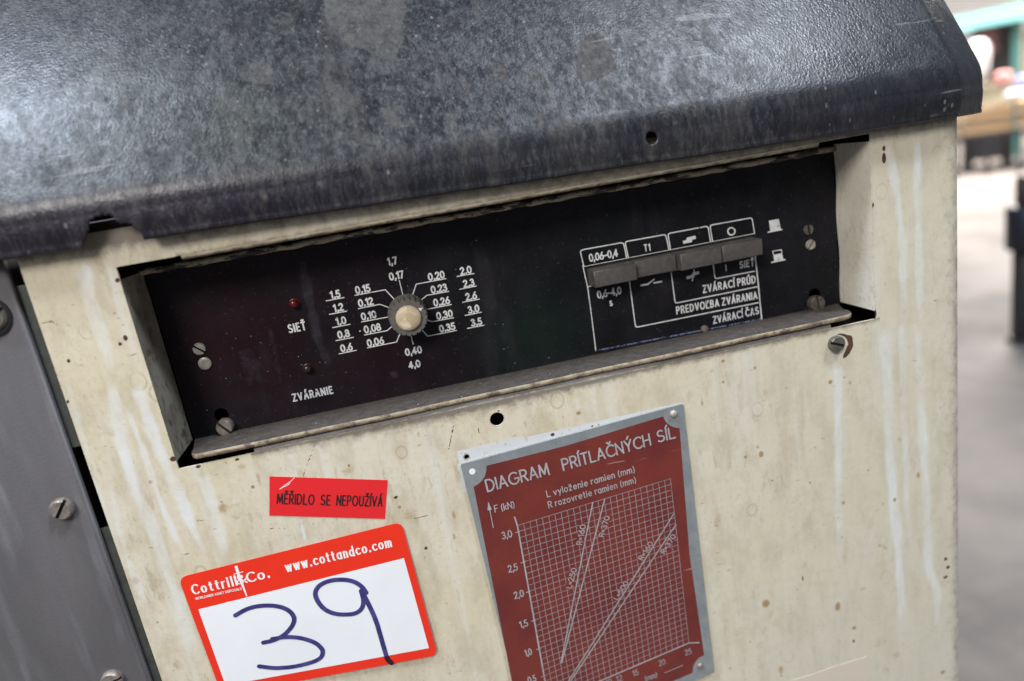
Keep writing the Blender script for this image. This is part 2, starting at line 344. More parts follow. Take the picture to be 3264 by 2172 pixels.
def blob(mask, P, c, rx, rz, s=1.0):
    d = np.sqrt(((P[:, 0] - c[0]) / rx) ** 2 + ((P[:, 1] - c[1]) / rz) ** 2)
    np.maximum(mask, np.clip(1.5 - d, 0, 1) * s, out=mask)
def inpoly(P, poly):
    r = np.zeros(len(P), bool); n = len(poly)
    for i in range(n):
        (x0, y0), (x1, y1) = poly[i], poly[(i + 1) % n]
        c = ((y0 > P[:, 1]) != (y1 > P[:, 1])); xx = (x1 - x0) * (P[:, 1] - y0) / (y1 - y0 + 1e-15) + x0; r ^= c & (P[:, 0] < xx)
    return r
def pxl(F, pts, Y=0.0): return np.array([at(*F(*p), Y) for p in pts])

def sheet(name, us, vs, pos, keep, holes, masks, mat, parent, extra=None, smooth=True):
    """dense sheet: us x vs grid with cut-outs; holes = [(u, v, r)] get snapped to true circles"""
    U, V = np.meshgrid(us, vs, indexing='ij'); nu, nv = U.shape
    uf, vf = U.ravel().copy(), V.ravel().copy()
    cu = (us[:-1, None] + us[1:, None]) / 2 + 0 * vs[None, :-1]; cv = (vs[None, :-1] + vs[None, 1:]) / 2 + 0 * us[:-1, None]
    K = keep(cu, cv)
    idx = np.arange(nu * nv).reshape(nu, nv)
    rings = []
    for (hu, hv, hr) in holes:
        rm = (cu - hu) ** 2 + (cv - hv) ** 2 < (hr * 1.0) ** 2; K &= ~rm
        rmv = set(); [rmv.update(q) for q in (idx[:-1, :-1][rm], idx[1:, :-1][rm], idx[:-1, 1:][rm], idx[1:, 1:][rm])]
        kv = set(); near = ((cu - hu) ** 2 + (cv - hv) ** 2 < (hr * 2.5) ** 2) & K
        [kv.update(q) for q in (idx[:-1, :-1][near], idx[1:, :-1][near], idx[:-1, 1:][near], idx[1:, 1:][near])]
        b = np.array(sorted(rmv & kv)); du, dv = uf[b] - hu, vf[b] - hv; r = np.hypot(du, dv); uf[b] = hu + du / r * hr; vf[b] = hv + dv / r * hr
    F = np.stack([idx[:-1, :-1][K], idx[1:, :-1][K], idx[1:, 1:][K], idx[:-1, 1:][K]], 1)
    X = pos(uf, vf)
    used = np.unique(F); remap = -np.ones(nu * nv, int); remap[used] = np.arange(len(used)); F = remap[F]; X = X[used]; uu, vv = uf[used], vf[used]
    nbase = len(X)
    verts = X; faces = F.tolist()
    if extra:
        ev, ef = extra; n = len(verts); verts = np.vstack([verts, np.array(ev)]); faces += [[i + n for i in q] for q in ef]
    m = bpy.data.meshes.new(name)
    m.vertices.add(len(verts)); m.vertices.foreach_set('co', verts.astype(np.float32).ravel())
    ls = np.array([len(q) for q in faces]); flat = np.concatenate([np.array(q) for q in faces]) if extra else F.ravel()
    m.loops.add(int(ls.sum())); m.loops.foreach_set('vertex_index', flat.astype(np.int32))
    m.polygons.add(len(faces)); st = np.concatenate([[0], np.cumsum(ls)[:-1]]); m.polygons.foreach_set('loop_start', st.astype(np.int32))
    m.update(calc_edges=True); m.validate()
    if masks:
        for an, arrs in masks(uu, vv).items():
            a = m.attributes.new(an, 'FLOAT_COLOR', 'POINT'); c = np.zeros((len(verts), 4), np.float32); c[:, 3] = 1
            for k in range(3): c[:nbase, k] = arrs[k]
            a.data.foreach_set('color', c.ravel())
    o = bpy.data.objects.new(name, m); COL.objects.link(o); m.materials.append(mat); o.parent = parent
    if smooth: m.shade_smooth()
    return o
def span(*parts):
    out = []
    for a, b, st in parts:
        n = max(1, int(round(abs(b - a) / st))); seg = np.linspace(a, b, n + 1); out.append(seg if not out else seg[1:])
    return np.concatenate(out)

# ------------------------------------------------------------------ the machine
OX0, OX1, OZ0, OZ1 = -.1483, .2935, -.1390, -.0210       # cut-out of the front sheet
PD = .0355                                               # depth of the recessed control panel
machine = thing('welding_machine', 'old cream and dark grey welding machine with a recessed black control panel under its hood', 'machine', (0, .25, -1.2))
machine_inv = Matrix.Translation((0, -.25, 1.2))
_children = []
def P(o):                                                # keep world placement under the machine's base empty
    o.parent = machine; o.matrix_parent_inverse = machine_inv; return o

# --- front sheet
CX, CR = .347, .016
def pos_front(u, v):
    x = u.copy(); y = np.zeros_like(u); z = v.copy(); a = (u - CX) / CR; m = (a > 0) & (a < math.pi / 2); n = a >= math.pi / 2
    x[m] = CX + CR * np.sin(a[m]); y[m] = CR * (1 - np.cos(a[m])); x[n] = CX + CR; y[n] = CR + (u[n] - CX - CR * math.pi / 2)
    return np.stack([x, y, z], 1)
us = span((-.1937, OX0, .001), (OX0, OX1, .001), (OX1, CX, .001), (CX, CX + CR * math.pi / 2, .0012), (CX + CR * math.pi / 2, CX + .12, .01))
vs = span((-.47, OZ0, .001), (OZ0, OZ1, .001), (OZ1, -.0015, .001))
h1 = (*at(*Z3(400, 213)), .0044); h2 = (*at(*Z3(133, 547)), .0016)

def masks_front(u, v):
    Pt = np.stack([u, v], 1); n = len(u); dr, sp, ch, gr, wh, ol = (np.zeros(n) for _ in range(6)); px = .00019
    mm = .001
    for F, pts, w, s in (
        (Z6, [(690, 590), (730, 900), (860, 1250), (950, 1568)], 4.6, 1.0),
        (Z7, [(562, 0), (620, 330), (700, 600), (800, 820), (900, 1100), (1000, 1400), (1040, 1560)], 4.2, 1.0),
        (Z7, [(640, 140), (720, 340), (830, 660), (900, 820), (1000, 1000)], 2.2, .9),
        (Z7, [(690, 20), (790, 300), (870, 500), (960, 700), (1070, 985)], 4.2, 1.0),
        (Z7, [(560, 520), (640, 900), (740, 1150), (800, 1300)], 2.6, .6), (Z7, [(480, 100), (540, 350), (600, 600)], 2.4, .4),
        (Z5, [(200, 60), (310, 450), (370, 700)], 4.5, .75), (Z5, [(900, 390), (940, 570)], 1.3, .9), (Z5, [(20, 900), (70, 1200), (170, 1380)], 5, .9),
        (Z6, [(900, 620), (980, 900), (1080, 1250), (1180, 1500)], 3.0, .75),
        (Z8, [(366, 190), (362, 450), (365, 700), (370, 1000), (372, 1200)], 3.4, .85),
        (Z8, [(556, 0), (575, 300), (582, 600), (610, 900), (630, 1150), (640, 1350), (655, 1568)], 4.2, 1.0), (Z8, [(480, 900), (465, 1150), (455, 1250)], 12, .42),
        (Z8, [(632, 0), (648, 500), (655, 800), (668, 1050)], 3.0, .8), (Z8, [(705, 0), (716, 400), (735, 700), (752, 1100), (788, 1190), (785, 1480), (830, 1500)], 3.8, 1.0),
        (ZA, [(1180, 100), (1250, 450), (1290, 800), (1300, 1200), (1310, 1568)], 3.4, .9), (ZA, [(1392, 50), (1405, 700), (1415, 1100), (1425, 1568)], 3.2, 1.0),
        (Z3, [(1090, 20), (1110, 100), (1120, 150)], 1.6, .8), (Z8, [(560, 150), (530, 380), (540, 560)], 3, .4), (Z7, [(330, 0), (420, 300), (520, 640), (600, 900)], 2.6, .45)):
        streak(dr, Pt, pxl(F, pts), w * mm * (1.0 if F in (Z8, ZA) else .80), s * (.78 if F in (Z8, ZA) else 1.0))
    for F, x, y, rx, rz, s in (
        (Z8, 35, 600, 1.6, 2.2, 1), (Z8, 8, 232, 1.3, 1.3, .9), (Z8, 142, 318, 1.3, .8, .8), (Z8, 330, 292, 1.6, 1.6, 1), (Z8, 390, 272, 1.6, 1.3, .6), (Z8, 105, 705, 2.2, 2.8, .45),
        (Z8, 385, 808, 1.8, 1.8, .8), (Z8, 55, 1237, 2.8, 3.3, 1), (Z8, 362, 1250, 2.4, 4.0, .9), (Z8, 432, 1340, 2.0, 1.6, .9), (Z8, 165, 535, 4, 4, .35), (Z8, 230, 905, 5, 4, .35), (Z8, 195, 940, 5, 4, .3),
        (Z8, 605, 795, 1.6, 2.0, .8), (Z8, 705, 690, 1.6, 3.4, .7), (Z8, 120, 1520, 2.2, 4.4, .7), (Z8, 560, 995, 1.5, 2.2, .5), (Z8, 810, 1530, 2.4, 2, .9),
        (Z8, 222, 1075, 2.0, 3.0, .45), (Z8, 365, 1400, 2.5, 6, .4), (Z8, 230, 1360, 3, 4, .3), (Z8, 545, 1400, 7, 8, .42), (Z8, 610, 1460, 5, 5, .42), (Z8, 565, 1520, 4, 4, .42),
        (Z5, 600, 110, 1.2, 5.0, .6), (Z5, 350, 320, 3.4, 4.5, .6), (Z5, 622, 430, 3, 3.6, .25), (Z5, 1685, 372, 4.2, 4.6, .5), (Z5, 15, 1445, 3.4, 5, .5), (Z5, 60, 260, 4, 5, .25), (Z5, 1600, 150, 2, 4, .3),
        (Z5, 1250, 40, 6, 3.5, .45), (Z5, 1820, 500, 3, 5, .2), (Z7, 908, 1490, 2.6, 4.2, .55), (Z7, 700, 1050, 2.8, 3.5, .45), (Z7, 575, 290, 2.6, 2.6, .4), (Z7, 810, 1265, .8, 1, 1), (Z7, 665, 940, 1.5, 3.5, .4),
        (Z3, 1120, 158, 1.6, 1.3, 1), (Z3, 2210, 65, 1.0, 3.4, .7), (Z3, 2310, 215, 1.4, 1.1, .6), (Z3, 20, 1060, 1.4, 3.6, .7), (Z3, 20, 1250, 1.2, 4, .6), (Z3, 650, 250, 1.3, 3.6, .5), (Z4, 60, 820, 2, 8, .4), (Z4, 2320, 960, 1.4, 1.2, .6),
        (ZB, 548, 600, 1.4, 6, .6), (ZB, 1140, 505, .7, .7, 1), (ZB, 1600, 300, 1.1, 3, .55), (ZB, 440, 515, 3, 2, .5), (ZB, 1110, 545, 4, 3, .3), (ZB, 2310, 330, 1.2, 3.0, .5)):
        blob(sp, Pt, at(*F(x, y)), rx * mm, rz * mm, s)
    for F, x, y, rx, rz in (
        (Z6, 1045, 1250, 1.4, 2.0), (Z6, 1000, 1300, 1.1, 1.3), (Z6, 572, 1440, 1.2, 1.5), (Z6, 978, 768, 1.6, 1.5), (Z6, 433, 1115, .9, .7), (Z6, 1485, 580, 3.0, 1.1), (Z7, 350, 130, 1.0, 1.2),
        (ZB, 405, 465, 1.7, .9), (ZB, 150, 512, 1.8, 1.2), (ZB, 330, 490, .7, .8), (Z9, 418, 1368, 2.2, 1.8), (ZA, 1160, 165, 1.3, 2.0), (ZA, 1160, 235, 1.6, 4.0), (ZA, 1083, 570, .8, 2.2), (ZA, 1098, 1345, 1.0, 4),
        (Z8, 822, 1047, 1.8, 1.6), (Z8, 832, 1082, 1.8, 1.7), (Z8, 822, 1124, 2.4, 1.3), (Z8, 430, 1397, 1.1, 1.7), (Z8, 82, 712, .8, .6), (Z8, 398, 705, 1.1, .4), (Z8, 480, 708, .9, .5), (Z8, 490, 670, .7, .6),
        (Z3, 1240, 275, 1.0, .9), (Z3, 890, 350, 1.6, 1.4), (Z3, 1300, 260, .6, .6), (Z5, 1808, 608, 1.3, 1.4), (Z5, 1590, 240, 1.7, 1.0), (Z3, 405, 140, 1.8, .7), (Z5, 1250, 12, .8, .8), (Z8, 212, 1130, .5, 2.6)):
        blob(ch, Pt, at(*F(x, y)), rx * mm * .85, rz * mm * .85)
    # bent scratch marks
    for F, pts, w in ((ZB, [(920, 360), (890, 440), (850, 540), (840, 580)], .35), (Z3, [(10, 320), (40, 200), (75, 110)], .3), (Z3, [(230, 290), (265, 415)], .3), (ZB, [(1830, 240), (1800, 400)], .5),
                      (Z5, [(640, 470), (720, 462), (800, 468)], .35), (Z5, [(1560, 430), (1680, 400), (1830, 370)], .3), (Z6, [(330, 1125), (420, 1115), (520, 1150)], .35)):
        streak(ch, Pt, pxl(F, pts), w * mm, .62, .01, .01)
    streak(ch, Pt, np.array([(-.1937, -.03), (-.1937, -.2), (-.1937, -.45)]), .0006, .40, .01, .01)
    # grime: below the ledge, under the hood, round the cut-out; shading painted at the right corner
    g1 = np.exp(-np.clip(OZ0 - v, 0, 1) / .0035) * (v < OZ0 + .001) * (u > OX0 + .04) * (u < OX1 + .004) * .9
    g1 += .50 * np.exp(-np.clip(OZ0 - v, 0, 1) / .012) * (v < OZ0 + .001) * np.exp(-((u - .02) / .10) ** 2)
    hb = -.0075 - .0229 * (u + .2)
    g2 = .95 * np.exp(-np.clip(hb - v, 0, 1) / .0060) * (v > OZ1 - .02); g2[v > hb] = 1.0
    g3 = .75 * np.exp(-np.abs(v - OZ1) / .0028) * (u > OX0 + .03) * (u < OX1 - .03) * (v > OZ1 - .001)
    g4 = .45 * np.exp(-np.clip(u - OX1, 0, 1) / .0025) * (u >= OX1) * (v < OZ1) * (v > OZ0 - .004)
    g5 = .55 * np.exp(-np.abs(np.hypot(u - h1[0], (v - h1[1]) * 1.0) - h1[2]) / .0008)
    g6 = .8 * np.exp(-np.abs(np.hypot(u - h2[0], v - h2[1]) - h2[2]) / .0009)
    g7 = .48 * np.clip((u - .322) / .034, 0, 1) ** 1.3  # brown grime plus painted-in shading of the rounded corner
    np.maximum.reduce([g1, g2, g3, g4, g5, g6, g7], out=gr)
    poly = pxl(Z3, [(38, 492), (500, 398), (900, 315), (1240, 240), (1500, 178), (1990, 78), (2040, 68), (2040, 140), (1000, 440), (150, 640), (85, 720), (62, 610)])
    wh[inpoly(Pt, poly)] = 1.0
    streak(wh, Pt, pxl(Z3, [(62, 600), (95, 760), (150, 1050)]), .0012, .75, .01, .6)
    ol[:] = np.clip((u - .10) / .2, 0, 1) * .38 + np.clip((-.25 - v) / .2, 0, 1) * .3
    return {'wear_light_a': (dr, sp, ch), 'wear_light_b': (np.clip(gr, 0, 1), wh, ol)}

# extra geometry: edge thickness, rolled lips, hole rims
g = Geo()
def strip_arc(x0, x1, pts, n=120):
    """extrude a (y, z) profile along X"""
    xs = np.linspace(x0, x1, n); v = []; f = []
    for x in xs:
        for (y, z) in pts: v.append((x, y, z))
    k = len(pts)
    for i in range(n - 1):
        for j in range(k - 1): f.append((i * k + j, (i + 1) * k + j, (i + 1) * k + j + 1, i * k + j + 1))
    return v, f
TH = .0015
arc = [(.0026 * (1 - math.cos(a)), OZ1 - .0026 * math.sin(a)) for a in np.linspace(0, math.pi / 2, 8)] + [(.008, OZ1 - .0028)]
lip_t = strip_arc(-.1150, .2600, [(.0, OZ1)] + arc[1:])
g.add(*strip_arc(OX0, -.1150, [(0, OZ1), (TH, OZ1)], 4)); g.add(*strip_arc(.2600, OX1, [(0, OZ1), (TH, OZ1)], 4))
bl = [(0, OZ0), (.0002, OZ0 + .0012), (.0008, OZ0 + .0024), (.0020, OZ0 + .0032), (.0034, OZ0 + .0034), (.0070, OZ0 + .0034)]
lip_b = strip_arc(-.1055, .2620, bl); g.add(*strip_arc(OX0, -.1055, [(0, OZ0), (TH, OZ0)], 4)); g.add(*strip_arc(.2620, OX1, [(0, OZ0), (TH, OZ0)], 4))
g.add([(OX0, 0, OZ1), (OX0, TH, OZ1), (OX0, TH, OZ1 - .007), (OX0, 0, OZ1 - .007)], [(0, 1, 2, 3)])
g.add([(OX0, 0, -.1345), (OX0, TH, -.1345), (OX0, TH, OZ0), (OX0, 0, OZ0)], [(0, 1, 2, 3)])
g.add([(-.1937, 0, -.47), (-.1937, TH, -.47), (-.1937, TH, -.0015), (-.1937, 0, -.0015)], [(0, 1, 2, 3)])
for hx, hz, hr in (h1, h2):
    n = 36; v = [(hx + hr * math.cos(2 * math.pi * k / n), y, hz + hr * math.sin(2 * math.pi * k / n)) for y in (0.0, TH) for k in range(n)]
    g.add(v, [(k, (k + 1) % n, (k + 1) % n + n, k + n) for k in range(n)])
def m_lip(name, c0, c1, c2, lo, hi):
    t = NT(name); n = t.noise(130, 5, .7, sc=(.35, 1, 1)); k = t.noise(330, 4, .7, sc=(.6, 1, 1), loc=(3, 3, 3)); z = t.n.new('ShaderNodeSeparateXYZ'); t.l.new(t.tc(), z.inputs[0])
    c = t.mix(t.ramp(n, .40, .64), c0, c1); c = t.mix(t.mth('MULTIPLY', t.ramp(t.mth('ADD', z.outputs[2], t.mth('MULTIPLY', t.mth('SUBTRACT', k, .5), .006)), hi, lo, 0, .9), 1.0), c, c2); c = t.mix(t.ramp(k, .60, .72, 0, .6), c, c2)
    t.bump(k, .0005, .6); return t.set(c, .55, 0, .4)
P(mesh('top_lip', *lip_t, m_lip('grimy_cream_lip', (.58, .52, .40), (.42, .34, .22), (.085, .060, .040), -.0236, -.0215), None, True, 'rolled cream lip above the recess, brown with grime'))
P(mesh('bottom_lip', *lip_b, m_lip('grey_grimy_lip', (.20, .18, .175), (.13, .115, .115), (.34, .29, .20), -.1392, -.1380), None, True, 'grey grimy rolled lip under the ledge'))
front = sheet('front_panel', us, vs, pos_front, lambda a, b: ~((a > OX0) & (a < OX1) & (b > OZ0) & (b < OZ1)), [h1, h2], masks_front, CREAM, None, extra=(g.v, g.f))
P(front); front['label'] = 'cream painted front sheet with white drips, rust spots and scratches'

# --- flanges at the two ends of the recess (bent into the cut-out)
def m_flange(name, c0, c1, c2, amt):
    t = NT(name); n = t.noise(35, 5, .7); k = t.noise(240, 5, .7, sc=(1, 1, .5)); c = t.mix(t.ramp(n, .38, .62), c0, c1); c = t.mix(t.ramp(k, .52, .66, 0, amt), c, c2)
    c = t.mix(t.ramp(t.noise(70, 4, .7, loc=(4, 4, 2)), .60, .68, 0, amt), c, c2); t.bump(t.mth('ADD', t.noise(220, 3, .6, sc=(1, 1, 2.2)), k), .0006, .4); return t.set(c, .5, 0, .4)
FL_SHADED = m_flange('grimy_shaded_flange_paint', (.31, .29, .24), (.22, .20, .16), (.075, .055, .038), .7)  # brown grime, with the left flange's shade darkened into the colour
FL_LIT = m_flange('hammered_cream_lit_flange', (.84, .79, .68), (.78, .72, .60), (.38, .28, .19), .25)  # light on the right flange lifted into its colour
def flange(x, z0, z1, sgn, label):
    n, k = 60, 18; v = []; f = []
    r = .0022
    for i in range(n):
        t = i / (n - 1); z = z0 + (z1 - z0) * t
        for j in range(k):
            s = j / (k - 1); y = s * PD
            bend = r * (1 - math.sqrt(max(0, 1 - min(1, (1 - min(y / r, 1))) ** 2))) if y < r else 0
            wob = .0005 * math.sin(z * 120 + 1) * s * s * (.15 if sgn > 0 else 1)
            xx = x + sgn * (-(0 if y >= r else r - math.sqrt(max(0, r * r - (r - y) ** 2)))) * -1 * -1
            v.append((x + sgn * 0 + wob - sgn * (r - math.sqrt(max(0, r * r - (r - min(y, r)) ** 2))) * -1 * 0, y + (.0 if j else 0), z))
    for i in range(n - 1):
        for j in range(k - 1): f.append((i * k + j, (i + 1) * k + j, (i + 1) * k + j + 1, i * k + j + 1))
    o = mesh('recess_flange', v, f, FL_SHADED if sgn > 0 else FL_LIT, None, True, label)
    return P(o)
flange(OX0, -.1345, OZ1 - .007, 1, 'grimy left flange of the panel recess with painted-in shade')
flange(OX1, -.1335, -.0255, -1, 'dented right flange of the panel recess with painted-in light')

# --- ledge: bent tab under the control panel, front corners rounded
def ledge():
    x0, x1 = -.1535, .3020; y0, y1 = -.0010, PD + .004; z1 = -.1345; th = .0031; r = .016
    out = []
    xa, xb = -.1505 + .0, .3075 - .010
    xa, xb = -.1415, .2830
    for a in np.linspace(math.pi, 1.5 * math.pi, 12): out.append((xa + .006 + .006 * math.cos(a) * 1.0, y0 + .012 + .012 * math.sin(a)))
    for x in np.linspace(xa + .02, xb - .03, 60): out.append((x, y0 + .0005 * math.sin(x * 23) + .0003 * math.sin(x * 71)))
    for a in np.linspace(1.5 * math.pi, 2 * math.pi, 12): out.append((xb - .012 + .012 * math.cos(a), y0 + .018 + .018 * math.sin(a)))
    out += [(.2930, y1), (-.1480, y1)]
    n = len(out); prof = [(0, -th * .15), (0, 0)]
    def sag(x): return .0012 * math.exp(-((x + .14) / .03) ** 2) * -1 + .0006 * math.sin(x * 12)
    v = []; f = []
    lay = [(.0007, 0), (0, -.0006), (0, -th + .0006), (.0007, -th)]
    cx = .07
    for ins, dz in lay:
        for i, (x, y) in enumerate(out):
            yy = y + (ins if y < .02 else 0); v.append((x, yy, z1 + dz + sag(x) * 0 + .0024 * (1 - min(1, max(0, y) / PD)) - .0007 * math.exp(-((x - .05) / .12) ** 2)))
    for L in range(len(lay) - 1):
        for i in range(n): f.append((L * n + i, L * n + (i + 1) % n, (L + 1) * n + (i + 1) % n, (L + 1) * n + i))
    o = mesh('ledge', v, f + [tuple(range(n)), tuple(range(len(v) - 1, len(v) - 1 - n, -1))], LEDGE, None, False, 'dusty brown ledge along the bottom of the recess')
    o.data.materials.append(EDGE)
    for p in o.data.polygons:
        if abs(p.normal.z) < .8 and p.center.y < .02: p.material_index = 1
    return P(autosmooth(o, 50))
ledge()

# --- rail above the control panel
g = Geo(); n = 90; v = []; f = []
for i in range(n):
    x = OX0 - .001 + (OX1 - OX0 + .002) * i / (n - 1); w = .0003 * math.sin(i * 1.7) + .0002 * math.sin(i * .6)
    v += [(x, PD - .0005, -.0262 + w), (x, PD - .0035, -.0268 + w), (x, PD - .0035, -.0296 + w), (x, PD - .0005, -.0303 + w)]
for i in range(n - 1):
    for j in range(3): f.append((i * 4 + j, i * 4 + 4 + j, i * 4 + 5 + j, i * 4 + 1 + j))
P(mesh('top_rail', v, f, STRIP, None, True, 'scraped cream and black rail above the control panel'))

# --- control panel
s_l = (*at(*(706, 1322), PD), .0042); s_r = (*at(*(2596, 939), PD), .0042)
def masks_panel(u, v):
    Pt = np.stack([u, v], 1); n = len(u); a, b, c = np.zeros(n), np.zeros(n), np.zeros(n)
    def q(F, *p): return pxl(F, p, PD)
    streak(c, Pt, q(Z1, (200, 200), (260, 480), (320, 800), (390, 1100), (540, 1450)), .0040, .5, .05, .1)
    streak(c, Pt, q(Z9, (880, 620), (930, 760), (980, 940)), .0075, .42, .1, .3)
    streak(c, Pt, q(Z9, (1230, 60), (1290, 250)), .004, .35, .1, .3)
    streak(c, Pt, q(Z9, (1040, 430), (1090, 700), (1150, 1000)), .0022, .42, .1, .2)
    streak(c, Pt, q(Z1, (1130, 560), (1200, 600), (1460, 560)), .003, .45, .1, .2); streak(c, Pt, q(Z1, (1180, 1420), (1220, 1520)), .003, .55)
    streak(c, Pt, q(Z1, (1340, 1200), (1420, 1500)), .009, .33); streak(c, Pt, q(ZD, (700, 1900), (900, 1980)), .01, .3)
    blob(a, Pt, (-.105, -.085), .034, .050, .95); blob(a, Pt, (-.03, -.115), .05, .03, .55); blob(a, Pt, (-.05, -.05), .05, .03, .35); blob(b, Pt, (.075, -.085), .035, .045, .9)  # where the red and green reflections are painted
    blob(b, Pt, (.115, -.055), .03, .03, .6)
    return {'wear_light_a': (a, b, c)}
cpx = span((-.1475, .2928, .001)); cpz = span((-.1375, -.0270, .001))
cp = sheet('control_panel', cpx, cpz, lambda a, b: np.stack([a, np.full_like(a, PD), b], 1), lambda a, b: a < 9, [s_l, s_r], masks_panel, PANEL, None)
P(cp); cp['label'] = 'black painted control panel with painted-in reddish and green reflections'

# ------------------------------------------------------------------ stroke lettering
def E_(cx, cy, rx, ry): return [('a', cx, cy, rx, ry, 90, 450)]
GL = {
 '0': (.58, [E_(.29, .5, .29, .5)]), '1': (.26, [[(0, .80), (.22, 1), (.22, 0)]]), '2': (.54, [[('a', .26, .73, .25, .27, 165, -32), (0, 0), (.55, 0)]]),
 '3': (.54, [[('a', .25, .76, .22, .24, 155, -90), ('a', .25, .26, .28, .26, 90, -155)]]), '4': (.6, [[(.42, 0), (.42, 1), (0, .28), (.6, .28)]]),
 '5': (.54, [[(.50, 1), (.12, 1), (.06, .56), ('a', .25, .31, .28, .31, 125, -150)]]), '6': (.58, [[(.44, 1), (.07, .48)], E_(.29, .29, .28, .29)]),
 '7': (.5, [[(0, 1), (.5, 1), (.16, 0)]]), '8': (.56, [E_(.28, .75, .22, .25), E_(.28, .26, .28, .26)]), '9': (.58, [E_(.29, .71, .28, .29), [(.51, .52), (.14, 0)]]),
 ',': (.12, [[(.10, .10), (.02, -.18)]]), '.': (.10, [[(.05, 0), (.05, .09)]]), '-': (.42, [[(0, .42), (.42, .42)]]), '=': (.34, [[(0, .58), (.34, .58)], [(0, .34), (.34, .34)]]),
 '(': (.2, [[('a', .40, .42, .36, .68, 128, 232)]]), ')': (.2, [[('a', -.20, .42, .36, .68, 52, -52)]]), ' ': (.34, []),
 'A': (.6, [[(0, 0), (.3, 1), (.6, 0)], [(.11, .32), (.49, .32)]]), 'B': (.52, [[(0, 0), (0, 1), (.24, 1), ('a', .24, .76, .22, .24, 90, -90), (0, .52)], [(.24, .52), ('a', .24, .26, .28, .26, 90, -90), (0, 0)]]),
 'C': (.62, [[('a', .40, .5, .40, .5, 48, 312)]]), 'D': (.58, [[(0, 0), (0, 1), (.18, 1), ('a', .18, .5, .40, .5, 90, -90), (0, 0)]]), 'E': (.42, [[(.42, 1), (0, 1), (0, 0), (.42, 0)], [(0, .52), (.37, .52)]]),
 'F': (.42, [[(.42, 1), (0, 1), (0, 0)], [(0, .52), (.36, .52)]]), 'G': (.74, [[('a', .40, .5, .40, .5, 48, 335), (.76, .46), (.46, .46)]]), 'H': (.56, [[(0, 0), (0, 1)], [(.56, 0), (.56, 1)], [(0, .52), (.56, .52)]]),
 'I': (.0, [[(0, 0), (0, 1)]]), 'K': (.5, [[(0, 0), (0, 1)], [(.48, 1), (0, .42)], [(.14, .57), (.52, 0)]]), 'L': (.42, [[(0, 1), (0, 0), (.42, 0)]]), 'M': (.72, [[(0, 0), (.06, 1), (.36, .15), (.66, 1), (.72, 0)]]),
 'N': (.56, [[(0, 0), (0, 1), (.56, 0), (.56, 1)]]), 'O': (.74, [E_(.37, .5, .37, .5)]), 'P': (.48, [[(0, 0), (0, 1), (.24, 1), ('a', .24, .74, .24, .26, 90, -90), (0, .48)]]),
 'R': (.5, [[(0, 0), (0, 1), (.24, 1), ('a', .24, .74, .24, .26, 90, -90), (0, .48)], [(.24, .48), (.5, 0)]]), 'S': (.5, [[('a', .26, .75, .22, .25, 38, 270), ('a', .26, .25, .26, .25, 90, -142)]]),
 'T': (.5, [[(0, 1), (.5, 1)], [(.25, 1), (.25, 0)]]), 'U': (.54, [[(0, 1), (0, .28), ('a', .27, .27, .27, .27, 180, 360), (.54, 1)]]), 'V': (.58, [[(0, 1), (.29, 0), (.58, 1)]]),
 'W': (.86, [[(0, 1), (.2, 0), (.43, 1), (.66, 0), (.86, 1)]]), 'Y': (.56, [[(0, 1), (.28, .45), (.56, 1)], [(.28, .45), (.28, 0)]]), 'Z': (.52, [[(0, 1), (.52, 1), (0, 0), (.52, 0)]]),
 'a': (.46, [E_(.23, .33, .23, .33), [(.46, .66), (.46, 0)]]), 'c': (.44, [[('a', .27, .33, .26, .33, 48, 312)]]), 'd': (.46, [E_(.23, .33, .23, .33), [(.46, 1), (.46, 0)]]),
 'e': (.48, [[(.02, .35), (.48, .35), ('a', .25, .33, .23, .33, 5, 318)]]), 'i': (.03, [[(0, .66), (0, 0)], [(0, .86), (0, .96)]]), 'k': (.38, [[(0, 1), (0, 0)], [(.36, .66), (0, .25)], [(.1, .36), (.40, 0)]]),
 'l': (.0, [[(0, 1), (0, 0)]]), 'm': (.68, [[(0, 0), (0, .66)], [(0, .42), ('a', .17, .45, .17, .21, 180, 0), (.34, 0)], [(.34, .42), ('a', .51, .45, .17, .21, 180, 0), (.68, 0)]]),
 'n': (.38, [[(0, 0), (0, .66)], [(0, .42), ('a', .19, .45, .19, .21, 180, 0), (.38, 0)]]), 'o': (.48, [E_(.24, .33, .24, .33)]), 'r': (.24, [[(0, 0), (0, .66)], [(0, .38), ('a', .22, .42, .22, .24, 180, 75)]]),
 's': (.36, [[('a', .18, .49, .15, .17, 38, 270), ('a', .18, .16, .18, .16, 90, -142)]]), 't': (.30, [[(.13, .90), ('a', .26, .13, .13, .13, 180, 285)], [(0, .66), (.30, .66)]]),
 'v': (.42, [[(0, .66), (.21, 0), (.42, .66)]]), 'w': (.64, [[(0, .66), (.16, 0), (.32, .62), (.48, 0), (.64, .66)]]), 'y': (.42, [[(0, .66), (.22, .02)], [(.42, .66), (.11, -.30)]]), 'z': (.38, [[(0, .66), (.38, .66), (0, 0), (.38, 0)]]),
 '&': (.66, [[(.64, .02), (.16, .70), ('a', .29, .80, .15, .19, 205, -20), (.10, .40), ('a', .24, .23, .22, .23, 150, 300), (.62, .46)]]),
}
def expand(st):
    out = []
    for p in st:
        if p[0] == 'a':
            _, cx, cy, rx, ry, a0, a1 = p; n = max(4, int(abs(a1 - a0) / 18))
            for k in range(n + 1):
                a = math.radians(a0 + (a1 - a0) * k / n); out.append((cx + rx * math.cos(a), cy + ry * math.sin(a)))
        else: out.append(p)
    return out
